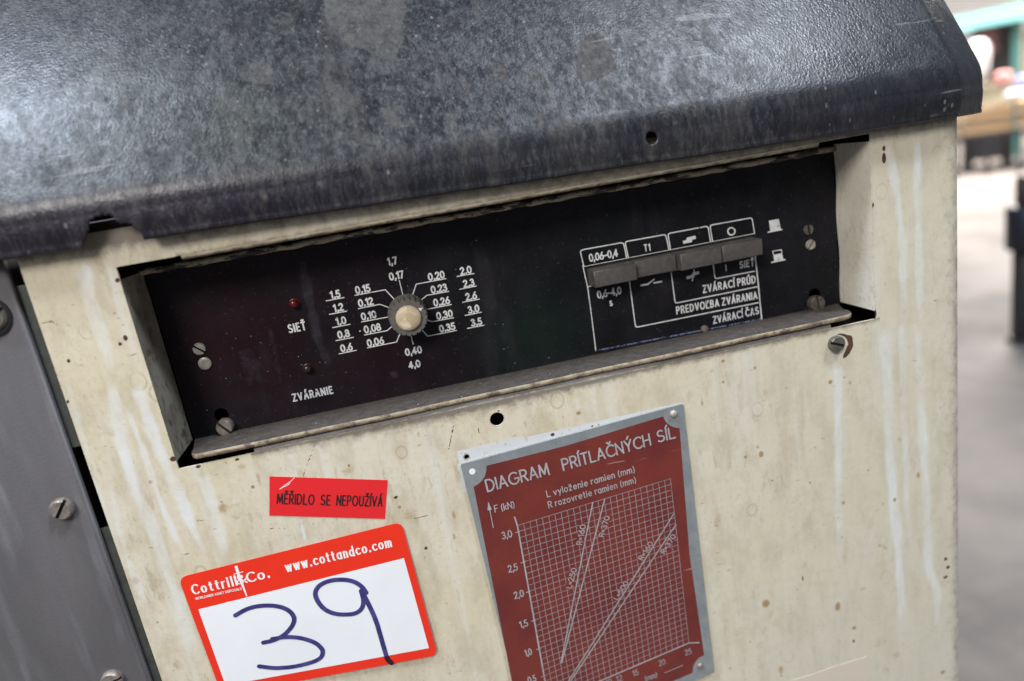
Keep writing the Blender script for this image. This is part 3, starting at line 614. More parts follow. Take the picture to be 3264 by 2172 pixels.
def layout(txt, gap):
    """strokes of a line of text, cap height 1, and its width"""
    x = 0; res = []
    for i, ch in enumerate(txt):
        d = unicodedata.normalize('NFD', ch); b = d[0]; w, sts = GL[b]; sts = [expand(s) for s in sts]; cl = all(len(s) and s[0] == s[-1] for s in sts)
        for mk in d[1:]:
            top = 1.0 if (b.isupper()) else .66; cx = w / 2
            if b == 'i': sts = sts[:1]
            if mk == '\u0301': sts.append([(cx - .02, top + .12), (cx + .11, top + .32)])
            elif mk == '\u030c':
                if b == 'L': sts.append([(cx + .16, 1.08), (cx + .08, .80)])
                else: sts.append([(cx - .14, top + .32), (cx, top + .13), (cx + .14, top + .32)])
        for s in sts: res.append([(x + p[0], p[1]) for p in s])
        x += w + (gap if ch != ' ' else 0)
    return res, x - gap
class Ink:
    """flat print: ribbons laid on a plane (each stroke a hair above the one before, so crossings never share a plane)"""
    def __init__(s, Y): s.Y = Y; s.v = []; s.f = []; s.k = 0
    def poly(s, pts, lift=None):
        n = len(s.v); y = s.Y - (lift if lift is not None else (s.k % 7) * .000006); s.k += 1
        s.v += [(p[0], y, p[1]) for p in pts]; s.f.append(tuple(range(n, n + len(pts))))
    def line(s, pts, w, cap=True, wfn=None, q_end=.40):
        pts = [np.asarray(p, float) for p in pts]; q = [pts[0]]
        for p in pts[1:]:
            if np.linalg.norm(p - q[-1]) > 1e-7: q.append(p)
        pts = q
        if len(pts) < 2: return
        closed = np.linalg.norm(pts[0] - pts[-1]) < 1e-7 and len(pts) > 3
        for i in range(1, len(pts) - 1):        # sharp corners are drawn as two strokes
            a, b = pts[i] - pts[i - 1], pts[i + 1] - pts[i]
            if (a @ b) / (np.linalg.norm(a) * np.linalg.norm(b)) < .25:
                s.line(pts[:i + 1], w, cap, wfn, q_end); s.line(pts[i:], w, cap, wfn, q_end); return
        n = len(pts); y = s.Y - (s.k % 7) * .000006; s.k += 1; base = len(s.v)
        D = [(pts[i + 1] - pts[i]) / np.linalg.norm(pts[i + 1] - pts[i]) for i in range(n - 1)]
        for i, p in enumerate(pts):
            a = D[i - 1] if i > 0 else (D[-1] if closed else D[0]); b = D[i] if i < n - 1 else (D[0] if closed else D[-1])
            t = a + b; L = np.linalg.norm(t); t = t / L if L > .2 else b; nn = np.array([-t[1], t[0]])
            cs = max(.45, abs(nn @ np.array([-b[1], b[0]]))); hw = (wfn(t) if wfn else w) / 2 / cs
            pp = p.copy()
            if cap and not closed:
                if i == 0: pp = p - D[0] * w * q_end
                if i == n - 1: pp = p + D[-1] * w * q_end
            l, r = pp + nn * hw, pp - nn * hw; s.v += [(l[0], y, l[1]), (r[0], y, r[1])]
        for i in range(n - 1): s.f.append((base + 2 * i, base + 2 * i + 1, base + 2 * i + 3, base + 2 * i + 2))
    def text(s, txt, p0, p1=None, h=.0045, w=.0008, gap=.2, center=False, squeeze=1.0, slant=0.0, nib=None):
        """p0/p1: world (x, z) of the baseline ends; with center=True p0 is the middle of the text"""
        st, tw = layout(txt, gap)
        if p1 is None: u = np.array([1., 0.]); sx = h * squeeze
        else: d = np.asarray(p1) - np.asarray(p0); L = np.linalg.norm(d); u = d / L; sx = (L - (w if nib is None else 0)) / tw
        vv = np.array([-u[1], u[0]])
        if center: o = np.asarray(p0) - u * sx * tw / 2 - vv * h / 2
        else: o = np.asarray(p0) + (u * w * .5 if p1 is not None else 0)
        for line in st:
            pts = [o + u * (q[0] + slant * q[1]) * sx + vv * q[1] * h for q in line]
            if nib: # broad-nib pen: stems thick, horizontals thin
                s.line(pts, w, True, lambda t: w * (nib + (1 - nib) * abs(t @ vv)))
            else: s.line(pts, w)
    def build(s, name, mat, parent=None, label=None):
        o = mesh(name, s.v, s.f, mat, None, False, label); P(o) if parent is machine else None
        if parent is not None and parent is not machine: o.parent = parent
        return o

PY = PD - .00012
def A1(F, x, y, Y=PD): return at(*F(x, y), Y)
# dial scale
ik = Ink(PY)
for pts in ([(780, 612), (1105, 552), (1195, 650)], [(815, 755), (1045, 708), (1140, 742)], [(848, 897), (1130, 845)], [(880, 1037), (1125, 990), (1170, 950)], [(912, 1175), (1225, 1112), (1258, 1030)],
            [(470, 672), (662, 635)], [(507, 815), (687, 782)], [(540, 958), (727, 922)], [(577, 1098), (762, 1062)], [(608, 1240), (795, 1200)], [(1255, 455), (1290, 600)], [(1755, 433), (1435, 492), (1400, 600)],
            [(1783, 570), (1550, 612), (1490, 660)], [(1812, 710), (1550, 762)], [(1838, 852), (1605, 895), (1545, 872)], [(1870, 988), (1558, 1050), (1500, 985)], [(1873, 410), (2055, 378)], [(1902, 547), (2078, 512)],
            [(1935, 687), (2112, 652)], [(1960, 828), (2135, 793)], [(1985, 966), (2162, 932)], [(1380, 1045), (1402, 1135)]):
    ik.line([A1(Z1, *p) for p in pts], .00062)
ik.poly([A1(Z1, 832 + 9 * math.cos(a), 995 + 9 * math.sin(a)) for a in np.linspace(0, 5.6, 8)])
P(ik.build('scale_lines', INK_W, None, 'white underlines and leader lines around the knob'))
DG = dict(h=.0041, w=.00100, gap=.25, squeeze=.92)
for tx, x, y in (('1,7', 1178, 245), ('0,17', 1222, 400), ('0,15', 862, 545), ('0,12', 893, 685), ('0,10', 925, 828), ('0,08', 965, 965), ('0,06', 998, 1110), ('1,5', 566, 602), ('1,2', 600, 743), ('1,0', 628, 886), ('0,8', 656, 1027), ('0,6', 687, 1172),
                 ('0,20', 1650, 402), ('0,23', 1679, 539), ('0,26', 1707, 678), ('0,30', 1738, 820), ('0,35', 1767, 957), ('2,0', 1966, 344), ('2,3', 1998, 480), ('2,6', 2024, 620), ('3,0', 2050, 760), ('3,5', 2081, 898), ('0,40', 1405, 1208), ('4,0', 1416, 1352)):
    ik = Ink(PY); ik.text(tx, A1(Z1, x, y), center=True, **DG); P(ik.build('scale_number', INK_WORN if tx in ('0,10', '0,40', '4,0') else INK_W))
for tx, p, h, sq in (('SIEŤ', A1(Z1, 155, 955), 0.0047, .80), ('ZVÁRANIE', A1(Z9, 1333, 940), .0044, .84)):
    ik = Ink(PY); ik.text(tx, p, None, h, .00098, .40, True, sq); P(ik.build('lettering', INK_WORN if tx[0] == 'Z' else INK_W, None, 'white printed word ' + tx + ' beside a lamp'))
# button legends
ik = Ink(PY)
for pts in ([(158, 545), (131, 432), (136, 416), (155, 408), (470, 351), (487, 357), (494, 372), (516, 480)], [(528, 470), (504, 355), (508, 345), (522, 339), (828, 284), (840, 290), (846, 304), (868, 408)],
            [(880, 404), (861, 290), (864, 278), (878, 271), (1178, 215), (1190, 220), (1196, 234), (1214, 340)], [(1230, 335), (1211, 222), (1214, 209), (1228, 202), (1545, 145), (1557, 149), (1562, 162), (1580, 270)],
            [(1235, 520), (1249, 632), (1255, 647), (1272, 648), (1580, 588)], [(885, 590), (917, 835), (923, 850), (942, 851), (1600, 718)], [(538, 668), (587, 1035), (594, 1051), (612, 1052), (1612, 850)]):
    ik.line([A1(Z2, *p) for p in pts], .00078)
for pts, w in (([(150, 540), (190, 718), (222, 950), (258, 1245)], .0007), ([(1585, 455), (1612, 700), (1640, 985)], .0009), ([(165, 548), (1580, 274)], .0004), ([(190, 717), (250, 706)], .0006), ([(1340, 535), (1345, 583)], .0008), ([(600, 640), (1590, 456)], .0004)):
    ik.line([A1(Z2, *p) for p in pts], w)
P(ik.build('legend_lines', INK_W, None, 'white nested boxes around the push buttons'))
ik = Ink(PY); ik.line([A1(Z2, 258, 1250), A1(Z2, 1640, 985)], .0009); P(ik.build('legend_lines', INK_FAINT, None, 'faded blue line closing the legend box'))
def sym(label, polys=(), lines=()):
    ik = Ink(PY)
    for p_ in polys: ik.poly([A1(Z2, *p) for p in p_])
    for l_, w in lines: ik.line([A1(Z2, *p) for p in l_], w, l_[0] != l_[-1])
    P(ik.build('legend_symbol', INK_W, None, label))
ring = [(1388 + 30 * math.cos(a), 256 + 30 * math.sin(a)) for a in np.linspace(0, 2 * math.pi, 24, endpoint=False)]; ring.append(ring[0])
sym('white ring symbol above the fourth button', (), [(ring, .0010)])
sym('white step symbol above the third button', [[(1018, 308), (1088, 292), (1093, 318), (1062, 326), (1058, 346), (988, 360), (982, 336), (1010, 330)]])
sym('white crossed step symbol below the third button', [[(1070, 597), (1118, 588), (1122, 612), (1086, 620), (1076, 640), (1018, 656), (1012, 632), (1052, 622)]], [([(1077, 576), (1062, 668)], .0007)])
sym('white icon of a button standing out', [[(1700, 168), (1782, 152), (1800, 238), (1812, 236), (1812, 246), (1688, 270), (1690, 260), (1712, 252)]])
sym('white icon of a pressed button', [[(1738, 452), (1808, 438), (1822, 488), (1836, 486), (1838, 496), (1718, 522), (1720, 510), (1744, 504)]], [([(1738, 452), (1732, 422), (1804, 409), (1809, 440)], .0006)])
sym('white open switch symbol below the second button', (), [([(636, 706), (692, 696), (744, 656)], .0011), ([(744, 686), (804, 674)], .0011)])
def leg(tx, p0, p1=None, h=.0048, w=.00094, mat=INK_W, sq=.62, gap=.38):
    ik = Ink(PY)
    if p1 is None: ik.text(tx, A1(Z2, *p0), None, h, w, gap, True, sq)
    else: ik.text(tx, A1(Z2, *p0), A1(Z2, *p1), h, w, gap)
    P(ik.build('lettering', mat, None, 'white printed text ' + tx))
leg('0,06-0,4', (322, 456), None, .0044, .00095, sq=.84, gap=.22); leg('T1', (687, 392), None, .0042, .0008, sq=.8); leg('0,6-4,0', (370, 766), None, .0044, .00095, sq=.84, gap=.22); leg('s', (384, 846), None, .0046, .0009, sq=.9)
leg('SIEŤ', (1455, 562), (1580, 540), .0042); leg('ZVÁRACÍ PRÚD', (1150, 768), (1592, 682), .0047); leg('PREDVOĽBA ZVÁRANIA', (930, 945), (1606, 814), .0047); leg('ZVÁRACÍ ČAS', (1236, 1024), (1618, 940), .0046, mat=INK_WORN)

# ------------------------------------------------------------------ knob, lamps, buttons, screws
kx, kz = at(1299.5, 999, PD)
g = Geo(); NF = 20
def flute(a, i): return 1 - (.085 * max(0, math.cos(a * NF)) ** 3 if 2 <= i <= 5 else 0)
g.lathe_y(kx, kz, [(.0124, PD - .0002), (.0124, PD - .0022), (.0121, PD - .0030), (.0120, PD - .0040), (.0117, PD - .0142), (.0112, PD - .0152), (.0080, PD - .0153), (.0079, PD - .0146)], 240, flute)
knob = autosmooth(g.build('rotary_knob', KNOB, None, False, 'dark grey fluted rotary knob with a pale cap'), 40); P(knob)
kc = at(1299.3, 1014.5, PD - .0155)
g = Geo(); g.lathe_y(kx, kz, [(.0078, PD - .0140), (.0078, PD - .0164), (.0075, PD - .0170), (.0066, PD - .0177), (.0048, PD - .0182), (.0025, PD - .0185), (.0008, PD - .0186)], 64)
c_ = autosmooth(g.build('knob_cap', CAP, None), 40); c_.parent = knob
ik = Ink(PD - .0155)
zk = frame(1150, 850, 300 / 1742)
ik.poly([at(*zk(*p), PD - .0155) for p in ((1060, 770), (1150, 764), (1108, 830))]); t_ = mesh('pointer_mark', ik.v, ik.f, INK_STW); t_.parent = knob

for (px, py, mat, lab, r) in ((937, 969, LED_RED, 'red indicator lamp above the word SIEŤ', .0026), (980, 1176, LED_DARK, 'unlit dark brown indicator lamp above the word ZVÁRANIE', .0026)):
    x, z = at(px, py, PD - .002); g = Geo()
    g.lathe_y(x, z, [(r * 1.25, PD - .0001), (r * 1.2, PD - .0006), (r, PD - .0008), (r, PD - .0026), (r * .86, PD - .0037), (r * .5, PD - .0044), (r * .15, PD - .0046)], 32)
    P(autosmooth(g.build('indicator_lamp', mat, None, False, lab), 60))

# push buttons
zb = frame(1850, 680, 620 / 2357)
bx0 = at(*zb(66, 650), PD)[0]; bx1 = at(*zb(2078, 250), PD)[0]; bzt = at(*zb(66, 650), PD)[1]; bzb = at(*zb(84, 886), PD)[1]
pitch = (bx1 - bx0) / 4
g = Geo(); g.box(bx0 - .0003, bx1 + .0003, PD - .0001, PD + .0003, bzb, bzt - .0002); P(g.build('button_slot', SLOT))
for i, (h, lab) in enumerate(((.0150, 'first push button from the left, standing out'), (.0095, 'second push button, pressed in'), (.0148, 'third push button, standing out'), (.0140, 'fourth push button, beside the position icons'))):
    g = Geo(); g.box(bx0 + pitch * i + .0005, bx0 + pitch * (i + 1) - .0005, PD - h, PD - .0002, bzb + .0008, bzt - .0014, .0007)
    P(autosmooth(g.build('push_button', BUTTON, None, False, lab), 50))

def screw(name, px, py, Y, r, h, ang, mat, label=None, slot=.16, depth=.0012, slotted=True, dome=.0004, taper=.88, parent=None):
    """slotted screw head standing on depth Y, its front face at Y-h"""
    x, z = at(px, py, Y - h); g = Geo(); ca, sa = math.cos(ang), math.sin(ang)
    def tr(u, w, y): return (x + u * ca - w * sa, y, z + u * sa + w * ca)
    if not slotted:
        g.lathe_y(x, z, [(r, Y), (r, Y - h + dome), (r * taper, Y - h), (r * .5, Y - h - .0001)], 36)
    else:
        s = slot * r; a0 = math.asin(slot)
        for sg in (1, -1):
            n = 20; lay = [(0, 1.0), (h - dome - .0002, 1.0), (h, taper)]; v = []; f = []
            for yy, k in lay:
                for i in range(n + 1):
                    a = a0 + (math.pi - 2 * a0) * i / n; u, w = r * k * math.cos(a), max(s, r * k * math.sin(a)); v.append(tr(u * sg, w * sg, Y - yy))
            m = n + 1
            for L in range(2):
                for i in range(m): f.append((L * m + i, L * m + (i + 1) % m, (L + 1) * m + (i + 1) % m, (L + 1) * m + i))
            f.append(tuple(2 * m + i for i in range(m))); g.add(v, f)
        v = [tr(u, w, Y - h + depth) for u, w in ((-r * .98, -s), (r * .98, -s), (r * .98, s), (-r * .98, s))] + [tr(u, w, Y) for u, w in ((-r * .98, -s), (r * .98, -s), (r * .98, s), (-r * .98, s))]
        g.add(v, [(0, 1, 2, 3), (0, 1, 5, 4), (2, 3, 7, 6), (1, 2, 6, 5), (3, 0, 4, 7)])
    o = g.build(name, mat, None, False, label)
    if slotted:
        o.data.materials.append(SLOT); o.data.polygons[len(o.data.polygons) - 5].material_index = 1
    autosmooth(o, 40)
    if parent is not None: o.parent = parent
    else: P(o)
    return o
screw('screw', 634, 1114, PD, .0039, .0012, math.radians(-42), SCREW_P, 'small slotted screw at the left end of the control panel, upper of a pair')
screw('screw', 652, 1160, PD, .0039, .0012, 0, SCREW_P, 'small plain screw head at the left end of the control panel, lower of a pair', slotted=False)
screw('screw', 2579, 733, PD, .0036, .0012, math.radians(95), SCREW_D, 'small slotted screw at the right end of the control panel, upper of a pair')
screw('screw', 2586, 781, PD, .0036, .0012, math.radians(50), SCREW_P, 'small slotted screw at the right end of the control panel, lower of a pair')
screw('screw', 714, 1366, PD, .0050, .0058, math.radians(-52), SCREW, 'large slotted screw in the lower left corner of the control panel', dome=.0006)
screw('screw', 2609, 970, PD, .0055, .0052, math.radians(97), SCREW_D, 'large slotted screw in the lower right corner of the control panel', dome=.0006, slot=.10)
screw('screw', 2248, 1050, PD, .0024, .0018, 0, SCREW, 'tiny metal stud at the bottom edge of the control panel', slotted=False)
s1 = screw('screw', 2673, 1099, 0, .0054, .0036, math.radians(-22), SCREW_D, 'slotted screw on the cream sheet below the ledge', dome=.0007)
# rust and bare metal round that screw
zs = frame(2600, 1040, 160 / 2091)
ik = Ink(-.00012); ik.poly([at(*zs(*p)) for p in ((870, 340), (1000, 305), (1180, 320), (1330, 370), (1480, 390), (1530, 470), (1545, 640), (1560, 820), (1500, 960), (1400, 1150), (1250, 1300), (1140, 1345), (1140, 1240), (1230, 1030), (1290, 880), (1350, 740), (1300, 560), (1200, 440), (1020, 370))])
P(mesh('rust_mark', ik.v, ik.f, RUST, None, False, 'dark brown rust crescent beside the screw'))

# --- side panel (grey) with its screws, and the frame seen in the gap
g = Geo(); g.box(-.46, -.2005, .0, .0035, -.47, -.0015, .0022)
side = P(autosmooth(g.build('side_panel', SIDE, None, False, 'plain grey painted panel left of the dark gap'), 50))
g = Geo(); g.box(-.46, -.2015, .0036, .30, -.47, -.003); P(g.build('side_body', DARK, None, False, 'dark body behind the grey panel'))
for z0, z1 in ((-.115, -.022), (-.47, -.166)):
    g = Geo(); g.box(-.2008, -.1850, .0042, .006, z0, z1, .0004); P(g.build('frame_strip', SHADE_FR, None, False, 'frame strip in the gap, its shade painted grey green'))
for px, py, r, h, a, lab in ((191, 1629, .0062, .0042, 53, 'slotted screw in the middle of the grey side panel'), (-30, 1012, .0072, .0030, 30, 'screw with a dark washer cut by the left edge of the picture'), (352, 2178, .0062, .0042, 10, 'screw at the bottom edge of the picture')):
    screw('screw', px, py, 0, r, h, math.radians(a), SCREW if px != -30 else SCREW_D, lab, slot=.15, depth=.0018, dome=.0010, taper=.84)
wx, wz = at(-32, 1012, 0); g = Geo(); g.lathe_y(wx, wz, [(.0108, -.0001), (.0106, -.0010), (.0098, -.0013), (.0075, -.0013)], 48); P(autosmooth(g.build('washer', DARK, None, False, 'dark washer under the screw at the left edge'), 50))

# --- shell of the cabinet: right side, top and dark inside
g = Geo()
SX1 = CX + CR
g.add([(-.185, .30, -.47), (SX1 - .003, .30, -.47), (SX1 - .003, .30, -.002), (-.185, .30, -.002)], [(0, 1, 2, 3)])
g.add([(-.185, .007, -.47), (-.185, .30, -.47), (-.185, .30, -.002), (-.185, .007, -.002)], [(0, 1, 2, 3)])
g.add([(-.185, .012, -.002), (SX1 - .003, .012, -.002), (SX1 - .003, .30, -.002), (-.185, .30, -.002)], [(0, 1, 2, 3)])
g.add([(OX0 - .03, .050, -.47), (SX1 - .01, .050, -.47), (SX1 - .01, .050, -.002), (OX0 - .03, .050, -.002)], [(0, 1, 2, 3)])
P(g.build('inner_chassis', DARK, None, False, 'dark inside of the cabinet behind the front sheet'))
g = Geo(); g.box(-.1930, .340, .0030, .012, -.0016, .0035); g.box(-.1930, .340, .010, .014, .004, .030)
P(g.build('top_frame', BROWN, None, False, 'brown rusty frame seen through the bite in the hood'))

# --- hood
prof = [(-.0085, -.0)]
def hood_profile():
    """(y, z) measured from the bottom edge upward"""
    pts = [(-.0078, .0000), (-.0084, .0008), (-.0080, .0022), (-.0082, .0040)]
    for z in np.arange(.005, .0155, .001): pts.append((-.0084 - .0005 * math.sin((z - .005) / .0105 * math.pi), z))
    # bend of radius 11 mm from vertical to the slope
    R, a1 = .020, math.radians(33); y0, z0 = -.0084, .0158
    for a in np.linspace(0, a1, 14): pts.append((y0 + R * (1 - math.cos(a)), z0 + R * math.sin(a)))
    y, z = pts[-1]; a = a1; st = .0011
    while z < .24:
        a = min(a + .0012, math.radians(48)); y += st * math.sin(a); z += st * math.cos(a); pts.append((y, z))
    return np.array(pts)
HP = hood_profile(); HS = np.concatenate([[0], np.cumsum(np.linalg.norm(np.diff(HP, axis=0), axis=1))])
EX = [(.0, .0), (.0022, .0004), (.0255, .0095), (.0290, .0135), (.0305, .030), (.0305, .20)]  # end of the hood: (dx, dy)
EXS = np.concatenate([[0], np.cumsum([math.dist(EX[i], EX[i + 1]) for i in range(len(EX) - 1)])])
HX1 = .3465
def pos_hood(u, v):
    y = np.interp(v, HS, HP[:, 0]); z = np.interp(v, HS, HP[:, 1]); e = np.clip(u - HX1, 0, None)
    dx = np.interp(e, EXS, [p[0] for p in EX]); dy = np.interp(e, EXS, [p[1] for p in EX]); x = np.minimum(u, HX1) + dx
    k = np.interp(z, [0, .028, .10, .2], [.0229, .0165, .010, .0]); z2 = z - .0070 - k * (x + .20)
    edge = np.clip(1 - v / .012, 0, 1); z2 += edge * (.00015 * np.sin(u * 60) + .0001 * np.sin(u * 170 + 1))
    y2 = y + dy + .0010 * np.sin(u * 14 + .5) * np.clip(v / .03, 0, 1) - .0040 * np.exp(-((u + .05) / .12) ** 2) * np.clip((v - .035) / .06, 0, 1)
    return np.stack([x, y2, z2], 1)
hus = span((-.46, -.21, .004), (-.21, HX1, .001), (HX1, HX1 + EXS[3], .0011), (HX1 + EXS[3], HX1 + EXS[5], .006)); hvs = np.concatenate([HS[HS < .17][::1], np.arange(.171, HS[-1], .004)])
hh = at(2075, 446, -.008)
def hv_of(z, x):    # sheet coordinate of a height on the skirt
    return z + .0070 + .0229 * (x + .20) + .0002
notch = np.array([(p[0], hv_of(p[1], p[0])) for p in [at(q[0], q[1], -.008) for q in ((258, 800), (264, 787), (277, 752), (291, 707), (310, 690), (333, 684), (352, 688), (367, 696), (383, 711), (400, 712), (417, 713), (431, 723), (444, 734), (456, 748), (463, 775))]])
notch[0, 1] = -.01; notch[-1, 1] = -.01
def keep_hood(a, b):
    Q = np.stack([a.ravel(), b.ravel()], 1); return ~inpoly(Q, notch).reshape(a.shape)
def masks_hood(u, v):
    Pt = np.stack([u, v], 1); n = len(u); d, p, k = np.zeros(n), np.zeros(n), np.zeros(n)
    d[:] = .72 - .30 * np.clip((.030 - v) / .012, 0, 1) * np.clip((.25 - u) / .1, 0, 1); d *= 1 - .75 * np.clip((u - .20) / .09, 0, 1); d *= 1 - .35 * np.clip((-.12 - u) / .08, 0, 1) * np.clip((v - .04) / .03, 0, 1)  # thinner dust on the skirt, its shade put into the colour
    d += .30 * np.exp(-((u - .05) / .10) ** 2) * np.exp(-((v - .05) / .05) ** 2); d = np.clip(d, 0, 1)
    k[:] = .75 * np.clip((.034 - v) / .010, 0, 1) * np.clip((.02 - u) / .10, 0, 1)
    def hp(F, *pts):   # pixels on the sloped face -> sheet coordinates
        out = []
        for q in pts:
            px, py = F(*q); Y = 0.0
            for _ in range(12):
                x, z = at(px, py, Y); kk = np.interp(z + .01, [0, .028, .10, .2], [.0229, .0165, .010, 0]); zz = z + .0070 + kk * (x + .2); Y = float(np.interp(zz, HP[:, 1], HP[:, 0]))
            out.append((x, float(np.interp(zz, HP[:, 1], HS))))
        return np.array(out)
    for pl in (hp(ZC, (1490, -60), (1500, 100), (1530, 160), (1580, 205), (1680, 240), (1760, 275), (1810, 290), (1830, 250), (1860, 190), (1850, 120), (1870, 70), (1860, -60)),
               hp(ZD, (1250, 420), (1265, 300), (1310, 240), (1370, 215), (1420, 235), (1460, 300), (1490, 380), (1500, 440), (1400, 500), (1300, 520), (1260, 490)),
               hp(ZC, (1110, 360), (1130, 310), (1190, 295), (1250, 310), (1280, 350), (1260, 400), (1160, 390)), hp(ZC, (1760, 540), (1790, 460), (1800, 520), (1860, 570), (1850, 600), (1800, 580)),
               hp(ZD, (750, 400), (790, 400), (830, 520), (790, 540))):
        p[inpoly(Pt, pl)] = .62
    rr = random.Random(5)
    for _ in range(150):
        cx = rr.uniform(-.14, .20); cv = rr.uniform(.002, .15); s = rr.uniform(.0008, .0022); blob(p, Pt, (cx, cv), s, s * rr.uniform(1.0, 2.2), rr.uniform(.35, .62))
    streak(p, Pt, hp(ZC, (560, 890), (620, 930), (700, 970)), .0010, .45); streak(p, Pt, hp(ZC, (850, 800), (920, 880), (1010, 950)), .0006, .5); streak(p, Pt, hp(frame(2700, 0, 564 / 1923), (870, 1285), (960, 1265), (1040, 1210), (1110, 1140)), .0006, .62, .05, .05)
    streak(p, Pt, np.array([(.04, .0265), (.12, .0265), (.26, .0265)]), .0012, .42, .2, .2)
    streak(p, Pt, np.array([(hh[0], hv_of(hh[1], hh[0]) - .003), (hh[0] + .001, hv_of(hh[1], hh[0]) - .013)]), .0045, .42)
    return {'wear_light_a': (d, p, k)}
hood = sheet('hood', hus, hvs, pos_hood, keep_hood, [(hh[0], hv_of(hh[1], hh[0]), .0034)], masks_hood, HOOD, None)
sm = hood.modifiers.new('thickness', 'SOLIDIFY'); sm.thickness = .0014; sm.offset = 0.0
P(hood); hood['label'] = 'dark hammered paint hood, dusty and speckled, with a torn bite at its lower edge'

# --- diagram plate riveted on the front
PLY = -.0016
B = {}
TLg, TRg, BRg = at(*Z3(575, 1140)), at(*Z3(1922, 728)), at(*Z4(2085, 1215)); P05 = at(*Z4(810, 1505)); BLg = TLg + (P05 - TLg) * 31 / 26
def gp(i, j):
    """grid coordinates: i in 0..25 to the right, j in 0..31 downward"""
    a, b = i / 25, j / 31; p = (1 - a) * (1 - b) * TLg + a * (1 - b) * TRg + a * b * BRg + (1 - a) * b * BLg; return p
c_tl, c_tr, c_br = at(*Z3(75, 605)), at(*Z3(2035, 70)), at(*Z4(2310, 1475)); le = at(*Z4(540, 1568)) - at(*Z4(150, 0)); c_bl = at(*Z4(150, 0)) + le * 1.42
ol_ = [c_tl, c_tr, c_br, c_bl]
hv1 = at(*Z3(178, 665))
g = Geo(); NP = 28
top = [c_tl + (c_tr - c_tl) * t for t in np.linspace(0, 1, NP)]
# outline with slightly rounded corners
def rounded(poly, r, n=5):
    out = []; m = len(poly)
    for i in range(m):
        a, b, c = poly[i - 1], poly[i], poly[(i + 1) % m]; u = (a - b) / np.linalg.norm(a - b); w = (c - b) / np.linalg.norm(c - b); p, q = b + u * r, b + w * r
        for k in range(n + 1):
            t = k / n; out.append((1 - t) ** 2 * p + 2 * t * (1 - t) * b + t * t * q)
    return out
g.prism(rounded(ol_, .0012), PLY, PLY + .0012)
plate = P(g.build('diagram_plate', ALU, None, False, 'aluminium plate with a red force diagram, riveted on the cream front'))
fld = [at(*Z3(*p)) for p in ((305, 615), (1000, 440), (1300, 350), (1858, 180), (1872, 215), (1895, 245), (1930, 268), (1965, 280), (2003, 285))] + [at(*Z4(*p)) for p in ((2090, 430), (2220, 1325), (2175, 1348), (2145, 1380), (2125, 1420), (2118, 1480))]
fb = at(*Z4(1850, 1575)) - at(*Z4(2118, 1485)); fl0 = at(*Z4(530, 1568)) - at(*Z3(190, 800))
bot = at(*Z4(2118, 1480)) + (c_bl - c_br) * .86; fld += [bot, at(*Z3(190, 800)) + fl0 * 1.33] + [at(*Z3(*p)) for p in ((190, 800), (225, 780), (262, 748), (288, 710), (300, 665))]
ik = Ink(PLY - .00006); ik.poly(fld, 0); mesh('red_field', ik.v, ik.f, REDF, plate)
T = PLY - .00014
ik = Ink(T)
gapz = [((6.6, 1.0), (8.9, 9.6))]
LAB = (('R=160', Z3, (1140, 1312), (1176, 1132)), ('R=370', Z3, (1334, 1242), (1388, 1058)), ('L=250', Z4, (1048, 735), (1098, 558)), ('L=500', Z4, (1458, 840), (1556, 682)), ('R=160', Z4, (1672, 490), (1772, 336)), ('R=370', Z4, (1868, 432), (1972, 272)))
for i in range(26): ik.line([gp(i, j) for j in (0, 10, 20, 31)], .00036, False)
for j in range(32): ik.line([gp(i, j) for i in (0, 12, 25)], .00036, False)
mesh('chart_grid', ik.v, ik.f, INK_ALU_WORN, plate)
ik = Ink(T - .00008)
for tx, F, a, b in LAB:
    p, q = at(*F(*a)), at(*F(*b)); u = (q - p) / np.linalg.norm(q - p); n_ = np.array([-u[1], u[0]]); ik.poly([p - u * .0006 - n_ * .0006, q + u * .0006 - n_ * .0006, q + u * .0006 + n_ * .0043, p - u * .0006 + n_ * .0043])
mesh('label_patch', ik.v, ik.f, REDF, plate)
ik = Ink(T - .00016)
def pl(F1, a, F2, b, w): ik.line([at(*F1(*a)), at(*F2(*b))], w)
pl(Z3, (1238, 935), Z4, (960, 1385), .00075); pl(Z3, (1342, 908), Z4, (965, 1390), .00075); pl(Z3, (1952, 1035), Z4, (1000, 1590), .00075); pl(Z3, (1970, 1132), Z4, (1010, 1600), .00075)
ik.line([at(*Z3(550, 1065)), gp(0, 0), gp(0, 31)], .00095); ik.line([at(*Z4(2172, 1212)), gp(25, 31) , gp(0, 31)], .00095)
for j in (1, 6, 11, 16, 21, 26): ik.line([gp(-.45, j), gp(.2, j)], .0006)
ik.line([at(*Z3(362, 1158)), at(*Z3(330, 990))], .00055); ik.poly([at(*Z3(318, 928)), at(*Z3(312, 1006)), at(*Z3(350, 1000))]); ik.line([at(*Z4(1870, 1478)), at(*Z4(2030, 1412))], .0005)
mesh('chart_curves', ik.v, ik.f, INK_ALU, plate)
def ptx(tx, F, a, b, h, w, mat=INK_ALU, gap=.26):
    ik = Ink(T - .00016); ik.text(tx, at(*F(*a)), at(*F(*b)), h, w, gap); mesh('lettering', ik.v, ik.f, mat, plate)
ptx('DIAGRAM', Z3, (308, 842), (862, 688), .0078, .0011, gap=.22); ptx('PRÍTLAČNÝCH', Z3, (976, 656), (1754, 428), .0076, .0011, gap=.22); ptx('SÍL', Z3, (1806, 408), (1970, 364), .0074, .0011, gap=.22)
ptx('L vyloženie ramien (mm)', Z3, (836, 890), (1612, 668), .0043, .00062); ptx('R rozovretie ramien (mm)', Z3, (850, 986), (1624, 760), .0043, .00062); ptx('F (kN)', Z3, (376, 1022), (556, 980), .0045, .0006, gap=.2)
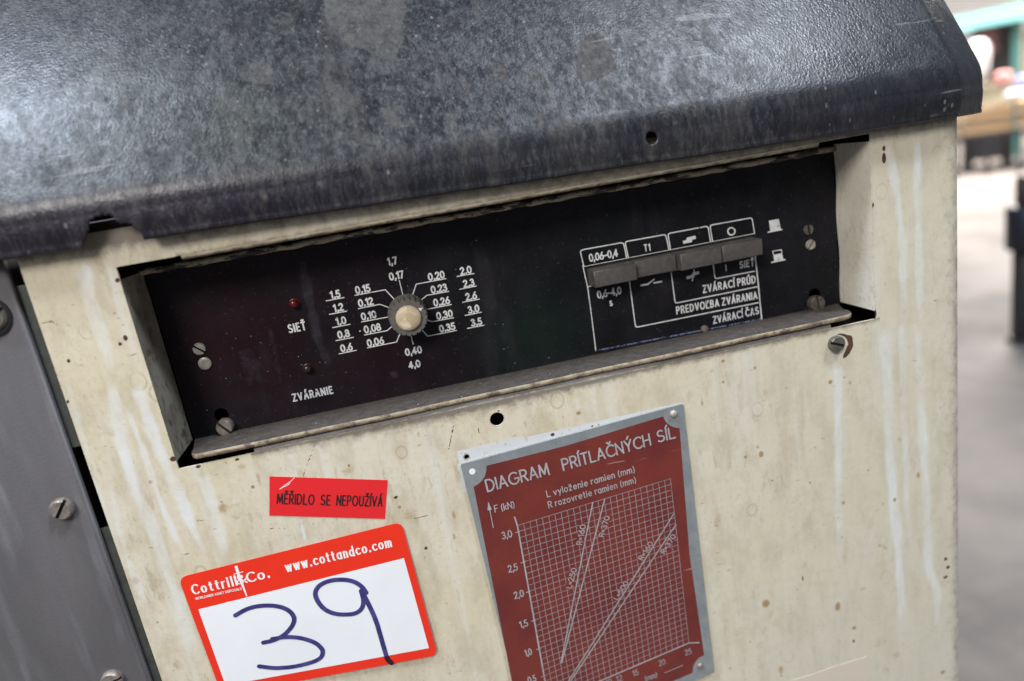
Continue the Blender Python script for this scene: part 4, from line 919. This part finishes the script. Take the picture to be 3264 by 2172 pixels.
for tx, F, a, b in (('3,0', Z3, (441, 1260), (534, 1236)), ('2,5', Z3, (498, 1553), (584, 1528)), ('2,0', Z4, (550, 826), (638, 800)), ('1,5', Z4, (600, 1084), (674, 1060)), ('1,0', Z4, (646, 1332), (708, 1312)), ('0,5', Z4, (672, 1570), (746, 1545))):
    ptx(tx, F, a, b, .0047, .00072, gap=.2)
for tx, a, b in (('25', (2052, 1325), (2112, 1305)), ('20', (1822, 1418), (1882, 1398)), ('15', (1592, 1508), (1645, 1490)), ('12', (1448, 1558), (1504, 1538)), ('10', (1360, 1588), (1412, 1570)), ('(mm)', (1700, 1552), (1812, 1512))): ptx(tx, Z4, a, b, .0042, .00062, INK_ALU_WORN, .2)
for tx, F, a, b in LAB: ptx(tx, F, a, b, .0035, .00062, gap=.18)
def rivet(px, py, r, mat, lab):
    x, z = at(px, py, PLY - .001); g = Geo(); g.lathe_y(x, z, [(r * 1.05, PLY - .0001), (r, PLY - .0008), (r * .8, PLY - .0015), (r * .45, PLY - .0019), (r * .1, PLY - .0020)], 28); o = autosmooth(g.build('rivet', mat, plate, False, lab), 60); return o
rivet(2148, 1321, .0024, SCREW_P, 'domed rivet in the upper right corner of the plate'); rivet(2234, 2126, .0024, SCREW, 'domed rivet in the lower right corner of the plate')
g = Geo(); g.lathe_y(hv1[0], hv1[1], [(.0020, PLY - .0001), (.0020, PLY - .00012)], 24); g.build('rivet_hole', ST_WHITE, plate, False, 'empty rivet hole showing white paint')

# ------------------------------------------------------------------ stickers
def sticker(name, poly, mat, label, cat, th=.00025, lift=0.0):
    c = np.mean(poly, axis=0); root = thing(name, label, cat, (c[0], 0, c[1])); g = Geo(); g.prism([p - c for p in poly], -th, -.00002 if not lift else -.00005)
    g.build('sticker_sheet', mat, root); return root, c
rp = [at(*Z5(*p)) for p in ((678, 88), (1530, 115), (1512, 395), (677, 370))]
rs, c = sticker('warning_sticker', rp, ST_RED, 'small red sticker with black Czech words below the left end of the ledge', 'sticker')
ik = Ink(-.00034)
def sx(tx, a, b, h, w, gap, mat, root, c, nib=None, nm='lettering', lab=None):
    ik = Ink(-.00036); ik.text(tx, at(*Z5(*a)) - c, at(*Z5(*b)) - c, h, w, gap, nib=nib); o = mesh(nm, ik.v, ik.f, mat, root, False, lab); return o
for tx, a, b in (('MĚŘIDLO', (728, 282), (1002, 290)), ('SE', (1042, 291), (1118, 294)), ('NEPOUŽÍVÁ', (1158, 294), (1494, 302))): sx(tx, a, b, .0062, .00085, .30, INK_BLACK, rs, c)
ik = Ink(-.00034)
for pts in ([(752, 180), (790, 150), (822, 130), (858, 97)], [(760, 172), (800, 155), (825, 138)]): ik.line([at(*Z5(*p)) - c for p in pts], .0004)
mesh('scratch', ik.v, ik.f, INK_STW, rs)
# lot sticker (its lower right corner stands off the sheet a little)
t0, t1, t2 = at(*Z5(20, 818)), at(*Z5(1630, 412)), at(*Z5(1892, 1366)); l1 = at(*Z5(300, 1568)) - at(*Z5(30, 850)); b1 = at(*Z5(830, 1568)) - t2
def isect(p, u, q, v):
    k = np.linalg.solve(np.array([u, -v]).T, q - p); return p + u * k[0]
t3 = isect(t0, l1, t2, b1)
ls, c = sticker('lot_sticker', rounded([t0, t1, t2, t3], .0055, 8), ST_LOT, 'large white lot label with a red border and handwritten 39 in navy marker', 'sticker')
ls.location.y = -.0009; ls.rotation_euler = (-.0075, 0, -.0065)
ik = Ink(-.00030)
i0, i1, i2 = at(*Z5(165, 1045)), at(*Z5(1648, 670)), at(*Z5(1828, 1315)); il = at(*Z5(355, 1568)) - i0; ib = (at(*Z5(1560, 1385)) - i2); i3 = isect(i0, il, i2, (t3 - t2))
ik.poly([p - c for p in (i0, i1, i2, i3)], 0); mesh('writing_area', ik.v, ik.f, ST_WHITE, ls)
sx('Cottrill', (124, 938), (436, 868), .0060, .0012, .44, INK_STW, ls, c, .5, lab='white serif words on the red band')
sx('&', (440, 866), (512, 850), .0056, .0011, .2, INK_STW, ls, c, .42); sx('Co.', (520, 850), (672, 812), .0060, .0013, .34, INK_STW, ls, c, .5)
sx('www.cottandco.com', (800, 772), (1552, 588), .0062, .00112, .40, INK_STW, ls, c, .5); sx('WORLDWIDE ASSET DISPOSALS', (146, 976), (480, 900), .0014, .00028, .2, INK_STW, ls, c)
ik = Ink(-.00040); q_ = lambda *p: [at(*Z5(*k)) - c for k in p]
ik.poly(q_((426, 732), (446, 728), (470, 800), (520, 946), (512, 950), (448, 806))); ik.line(q_((422, 790), (488, 772)), .0005); mesh('sword_emblem', ik.v, ik.f, INK_STW, ls)
def serifs(pairs):
    ik = Ink(-.00042)
    for a, b in pairs: ik.line(q_(a, b), .0004)
    return ik
def smooth_path(pts, n=6):
    pts = [np.array(p, float) for p in pts]; out = []
    for i in range(len(pts) - 1):
        p0 = pts[max(0, i - 1)]; p1 = pts[i]; p2 = pts[i + 1]; p3 = pts[min(len(pts) - 1, i + 2)]
        for k in range(n):
            t = k / n; out.append(.5 * ((2 * p1) + (-p0 + p2) * t + (2 * p0 - 5 * p1 + 4 * p2 - p3) * t * t + (-p0 + 3 * p1 - 3 * p2 + p3) * t ** 3))
    out.append(pts[-1]); return out
def pen(paths, w, mat, name='handwriting', lab=None, y=-.00046):
    ik = Ink(y)
    for pts in paths:
        sp_ = [at(*Z5(*p)) - c for p in smooth_path(pts)]; ik.line(sp_, w, False)
        for e in (sp_[0], sp_[-1]): ik.poly([e + w / 2 * np.array([math.cos(a), math.sin(a)]) for a in np.linspace(0, 2 * math.pi, 17)[:-1]])
    return mesh(name, ik.v, ik.f, mat, ls, False, lab)
pen([[(434, 1086), (500, 1048), (570, 1024), (660, 1014), (750, 1022), (818, 1050), (856, 1098), (848, 1150), (806, 1205), (760, 1240), (700, 1266), (636, 1280)],
     [(700, 1254), (800, 1240), (900, 1246), (1000, 1276), (1056, 1322), (1062, 1362), (1036, 1396), (970, 1424), (850, 1452), (720, 1462), (606, 1450)]], .00285, MARKER, lab='navy handwritten 3')
pen([[(1376, 920), (1340, 872), (1280, 838), (1200, 826), (1110, 836), (1040, 870), (1010, 922), (1030, 985), (1080, 1040), (1150, 1070), (1230, 1076), (1300, 1066), (1345, 1030), (1356, 970), (1340, 905)],
     [(1345, 905), (1372, 960), (1410, 1035), (1450, 1130), (1480, 1230), (1506, 1320), (1524, 1380)]], .00290, MARKER, lab='navy handwritten 9')
pen([[(1526, 1385), (1540, 1405), (1558, 1422)]], .0031, INK_DARKEND, 'handwriting', 'dark end of the 9 on the red border', -.00052)
# worn peach tape at the lower right
zt = frame(2550, 1960, 550 / 2357)
sticker('tape_remnant', [at(*zt(*p)) for p in ((-120, 900), (200, 800), (480, 700), (900, 572), (915, 700), (935, 1100), (-100, 1250))], ST_PEACH, 'worn peach paper remnant at the lower right of the cream front', 'sticker')

# ------------------------------------------------------------------ the hall behind
def m_floor():
    t = NT('polished_concrete_floor'); a = t.noise(.9, 5, .65); b = t.noise(9, 5, .7)
    c = t.mix(t.ramp(a, .35, .68), (.165, .150, .140), (.110, .102, .098)); c = t.mix(t.ramp(b, .4, .7, 0, .5), c, (.19, .165, .15)); t.bump(b, .002, .2)
    return t.set(c, t.ramp(a, .3, .7, .65, .8), 0, .2)
FZ = -1.2
o = mesh('floor', [(-60, -20, FZ), (60, -20, FZ), (60, 80, FZ), (-60, 80, FZ)], [(0, 1, 2, 3)], m_floor()); o['kind'] = 'structure'
def dirn(px, py):
    q = RC.T @ np.array([(px - PW / 2) / FPX, (py - PH / 2) / FPX, 1.0]); return np.array([q[0], q[2], -q[1]])
def on_floor(px, py):
    d = dirn(px, py); k = FZ / d[2]; return np.array([0, -CD, 0]) + d * k
def at_range(px, py, rng_):
    d = dirn(px, py); d = d / math.hypot(d[0], d[1]); return np.array([0, -CD, 0]) + d * rng_
# a local frame facing the camera's side view: u to the right, w away
fw = dirn(3160, 430); fw = np.array([fw[0], fw[1]]) / math.hypot(fw[0], fw[1]); rt = np.array([fw[1], -fw[0]]); yaw = math.atan2(rt[1], rt[0])
def hall_box(g, u0, u1, w0, w1, z0, z1):
    """box in the hall frame, local to a thing placed with rotation yaw"""
    g.box(u0, u1, w0, w1, z0, z1)
def hall_thing(name, label, cat, px, r, group=None):
    p = at_range(px, 430, r); t = thing(name, label, cat, (p[0], p[1], FZ), group); t.rotation_euler = (0, 0, yaw); return t
def zat(px, py, r):   # height above the floor of a pixel at range r
    return at_range(px, py, r)[2] - FZ
def ux(px, px0, r): # sideways offset of a pixel against another
    a, b = at_range(px, 430, r), at_range(px0, 430, r); return float(np.dot(a[:2] - b[:2], rt))
# dark post
pr_ = 3.86; post = hall_thing('dark_post', 'blurred dark post with a thicker collar standing on the floor at the right edge', 'post', 3292, pr_)
MPOST = m_simple('dark_post_paint', (.030, .027, .030), .5, 0, .4, 20, .001); MCOL = m_simple('dark_blue_collar', (.016, .018, .030), .4, 0, .4, 20, .001); MCAP = m_simple('brown_post_cap', (.07, .055, .05), .6, 0, .4, 20, .001)
def cyl(name, mat, parent, r, z0, z1, x=0, y=0, n=28, bev=.008):
    v = []; f = []; pf = [(r - bev, z0), (r, z0 + bev), (r, z1 - bev), (r - bev, z1)]
    for rr, z in pf:
        for k in range(n): a = 2 * math.pi * k / n; v.append((x + rr * math.cos(a), y + rr * math.sin(a), z))
    for i in range(3):
        for k in range(n): f.append((i * n + k, i * n + (k + 1) % n, (i + 1) * n + (k + 1) % n, (i + 1) * n + k))
    f += [tuple(range(n))[::-1], tuple(3 * n + k for k in range(n))]
    return autosmooth(mesh(name, v, f, mat, parent), 50)
z_ = lambda py: zat(3230, py, pr_)
cyl('post_body', MPOST, post, .066, 0, z_(800)); cyl('collar', MCOL, post, .095, z_(795), z_(655)); cyl('post_cap', MCAP, post, .060, z_(655), z_(560))
cyl('foot_plate', MPOST, post, .085, 0, .02)
# far things across the aisle
R1 = 11.5
def simple_box(name, label, cat, px0, px1, py0, py1, r, depth=0, col=None, parts=None, z0=None, group=None, rough=.5):
    cx = (px0 + px1) / 2; t = hall_thing(name, label, cat, cx, r, group); u0, u1 = ux(px0, cx, r), ux(px1, cx, r); zb = zat(cx, py1, r) if z0 is None else z0; zt_ = zat(cx, py0, r)
    return t, u0, u1, zb, zt_
# timber stack (tan band)
TAN = m_simple('pale_timber', (.62, .40, .20), .7, 0, .35, 3, 0, .3, col2=(.50, .36, .22)); TAN2 = m_simple('light_timber', (.68, .52, .36), .7, 0, .3, 3, 0, .3)
t, u0, u1, zb, zt_ = simple_box('timber_stack', 'blurred stack of pale timber planks lying across the aisle', 'timber', 2900, 3420, 332, 424, R1, .8, TAN)
zb = zat(3160, 422, R1); rows = 4; hh_ = (zt_ - zb) / rows
for i in range(rows):
    for k in range(3):
        g = Geo(); w = (u1 - u0) / 3; g.box(u0 + w * k + .02, u0 + w * (k + 1) - .02, 0 + .03 * (i % 2), .9, zb + hh_ * i + .008, zb + hh_ * (i + 1) - .006); g.build('plank', TAN if (i + k) % 2 else TAN2, t)
for k in range(4):
    g = Geo(); u = u0 + (u1 - u0) * (k + .5) / 4; g.box(u - .06, u + .06, .1, .8, 0, zb); g.build('bearer', MPOST, t)
# kerb-like dark rail in front of the stack
t, u0, u1, zb, zt_ = simple_box('floor_rail', 'dark blurred rail low over the floor in front of the timber', 'rail', 2900, 3420, 424, 440, R1 - .5, .05, MPOST)
g = Geo(); g.box(u0, u1, 0, .06, zb, zt_); g.build('rail_bar', MPOST, t)
for k in range(5):
    g = Geo(); u = u0 + (u1 - u0) * (k + .5) / 5; g.box(u - .02, u + .02, .01, .05, 0, zb); g.build('leg', MPOST, t)
# machine with teal top and dark opening
TEAL = m_simple('teal_machine_paint', (.20, .50, .52), .45, 0, .2, 3, 0); DTEAL = m_simple('dark_teal_paint', (.05, .17, .16), .5, 0, .3, 3, 0); BLK = m_simple('machine_opening', (.012, .014, .020), .6, 0, .3, 3, 0)
R2 = 13.0
t, u0, u1, zb, zt_ = simple_box('teal_machine', 'blurred teal machine frame with a dark opening behind the timber', 'machine', 3010, 3420, 22, 70, R2, .6, TEAL, group=None)
g = Geo(); g.box(u0, u1, -.1, .9, zb, zt_); g.build('top_beam', TEAL, t)
f0 = ux(3100, 3215, R2); f1 = ux(3250, 3215, R2); zo0, zo1 = zat(3180, 330, R2), zat(3180, 66, R2)
g = Geo(); g.box(f0, f1, .25, .30, 0, zb); g.build('opening', BLK, t)
g = Geo(); g.box(ux(3222, 3215, R2), ux(3252, 3215, R2), .05, .24, 0, zb); g.build('upright', DTEAL, t)
g = Geo(); g.box(ux(3070, 3215, R2), ux(3100, 3215, R2), .05, .24, 0, zb); g.build('upright', m_simple('lilac_machine_panel', (.45, .44, .58), .5, 0, .2, 3, 0), t)
g = Geo(); g.box(ux(3118, 3215, R2), ux(3175, 3215, R2), .10, .24, zat(3150, 170, R2), zat(3150, 95, R2)); g.build('gearbox', m_simple('maroon_gearbox', (.13, .05, .06), .5, 0, .2, 3, 0), t)
g = Geo(); g.box(ux(3260, 3215, R2), u1, .10, .24, zat(3150, 330, R2), zat(3150, 120, R2)); g.build('side_cabinet', m_simple('ochre_cabinet', (.38, .24, .15), .5, 0, .2, 3, 0), t)
# rounded white sack, pink and blue bundles on the timber stack
def bag(name, label, cat, px, py, rx, rz, col, r, group=None):
    p = at_range(px, py, r); t = bpy.data.meshes.new(name); v = []; f = []; n, m = 24, 14; rr = random.Random(px)
    for i in range(m + 1):
        th = math.pi * i / m
        for k in range(n):
            a = 2 * math.pi * k / n; s = 1 + .08 * math.sin(3 * a + i * .4) + .05 * math.sin(5 * a - i); sq = math.copysign(abs(math.cos(th)) ** .75, math.cos(th))
            v.append((rx * s * math.sin(th) ** .7 * math.cos(a), rx * .7 * s * math.sin(th) ** .7 * math.sin(a), rz * sq))
    for i in range(m):
        for k in range(n): f.append((i * n + k, i * n + (k + 1) % n, (i + 1) * n + (k + 1) % n, (i + 1) * n + k))
    o = mesh(name, v, f, m_simple(name + '_cloth', col, .7, 0, .15, 8, .01), None, True); o.location = p; o.rotation_euler = (0, 0, yaw); o['label'] = label; o['category'] = cat
    if group: o['group'] = group
    return o
kx_ = 11.3 / FPX * 1.0
bag('white_sack', 'bright white rounded sack seen beside the end of the hood', 'sack', 3116, 196, .13, .26, (.86, .86, .84), R1)
bag('pink_bundle', 'blurred pink bundle right of the white sack', 'bundle', 3196, 248, .10, .075, (.62, .28, .27), R1)
bag('blue_bundle', 'blurred blue and violet bundle at the right edge of the picture', 'bundle', 3262, 262, .09, .08, (.24, .26, .55), R1)
bag('pale_bundle', 'blurred pale lilac bundle below the blue one', 'bundle', 3240, 300, .13, .045, (.66, .64, .72), R1 - .2)
t, u0, u1, zb, zt_ = simple_box('green_crate', 'blurred grey green crate between the timber and the bundles', 'crate', 3080, 3240, 276, 334, R1 + .2, .5, None)
g = Geo(); g.box(u0, u1, 0, .5, zb, zt_); g.build('crate_side', m_simple('grey_green_crate', (.32, .34, .27), .6, 0, .2, 3, 0), t); g = Geo(); g.box(u0 - .02, u1 + .02, -.02, .52, zt_, zt_ + .05); g.build('crate_rim', m_simple('crate_rim_paint', (.45, .42, .33), .6, 0, .2, 3, 0), t)
# end wall of the hall
wl = hall_thing('hall_wall', 'pale end wall of the hall far behind everything', 'wall', 3160, 24)
g = Geo(); g.box(-16, 16, 0, .3, 0, 9); g.build('wall_face', m_simple('pale_wall_plaster', (.72, .70, .68), .7, 0, .12, 1, 0), wl)
area('added_lamp', tuple(at_range(3200, 430, 12.5)[:2]) + (4.5,), tuple(at_range(3200, 430, 12.5)[:2]) + (FZ,), 5, 5, 4000, (1, .93, .87))  # unseen lamp added to brighten the floor and far background
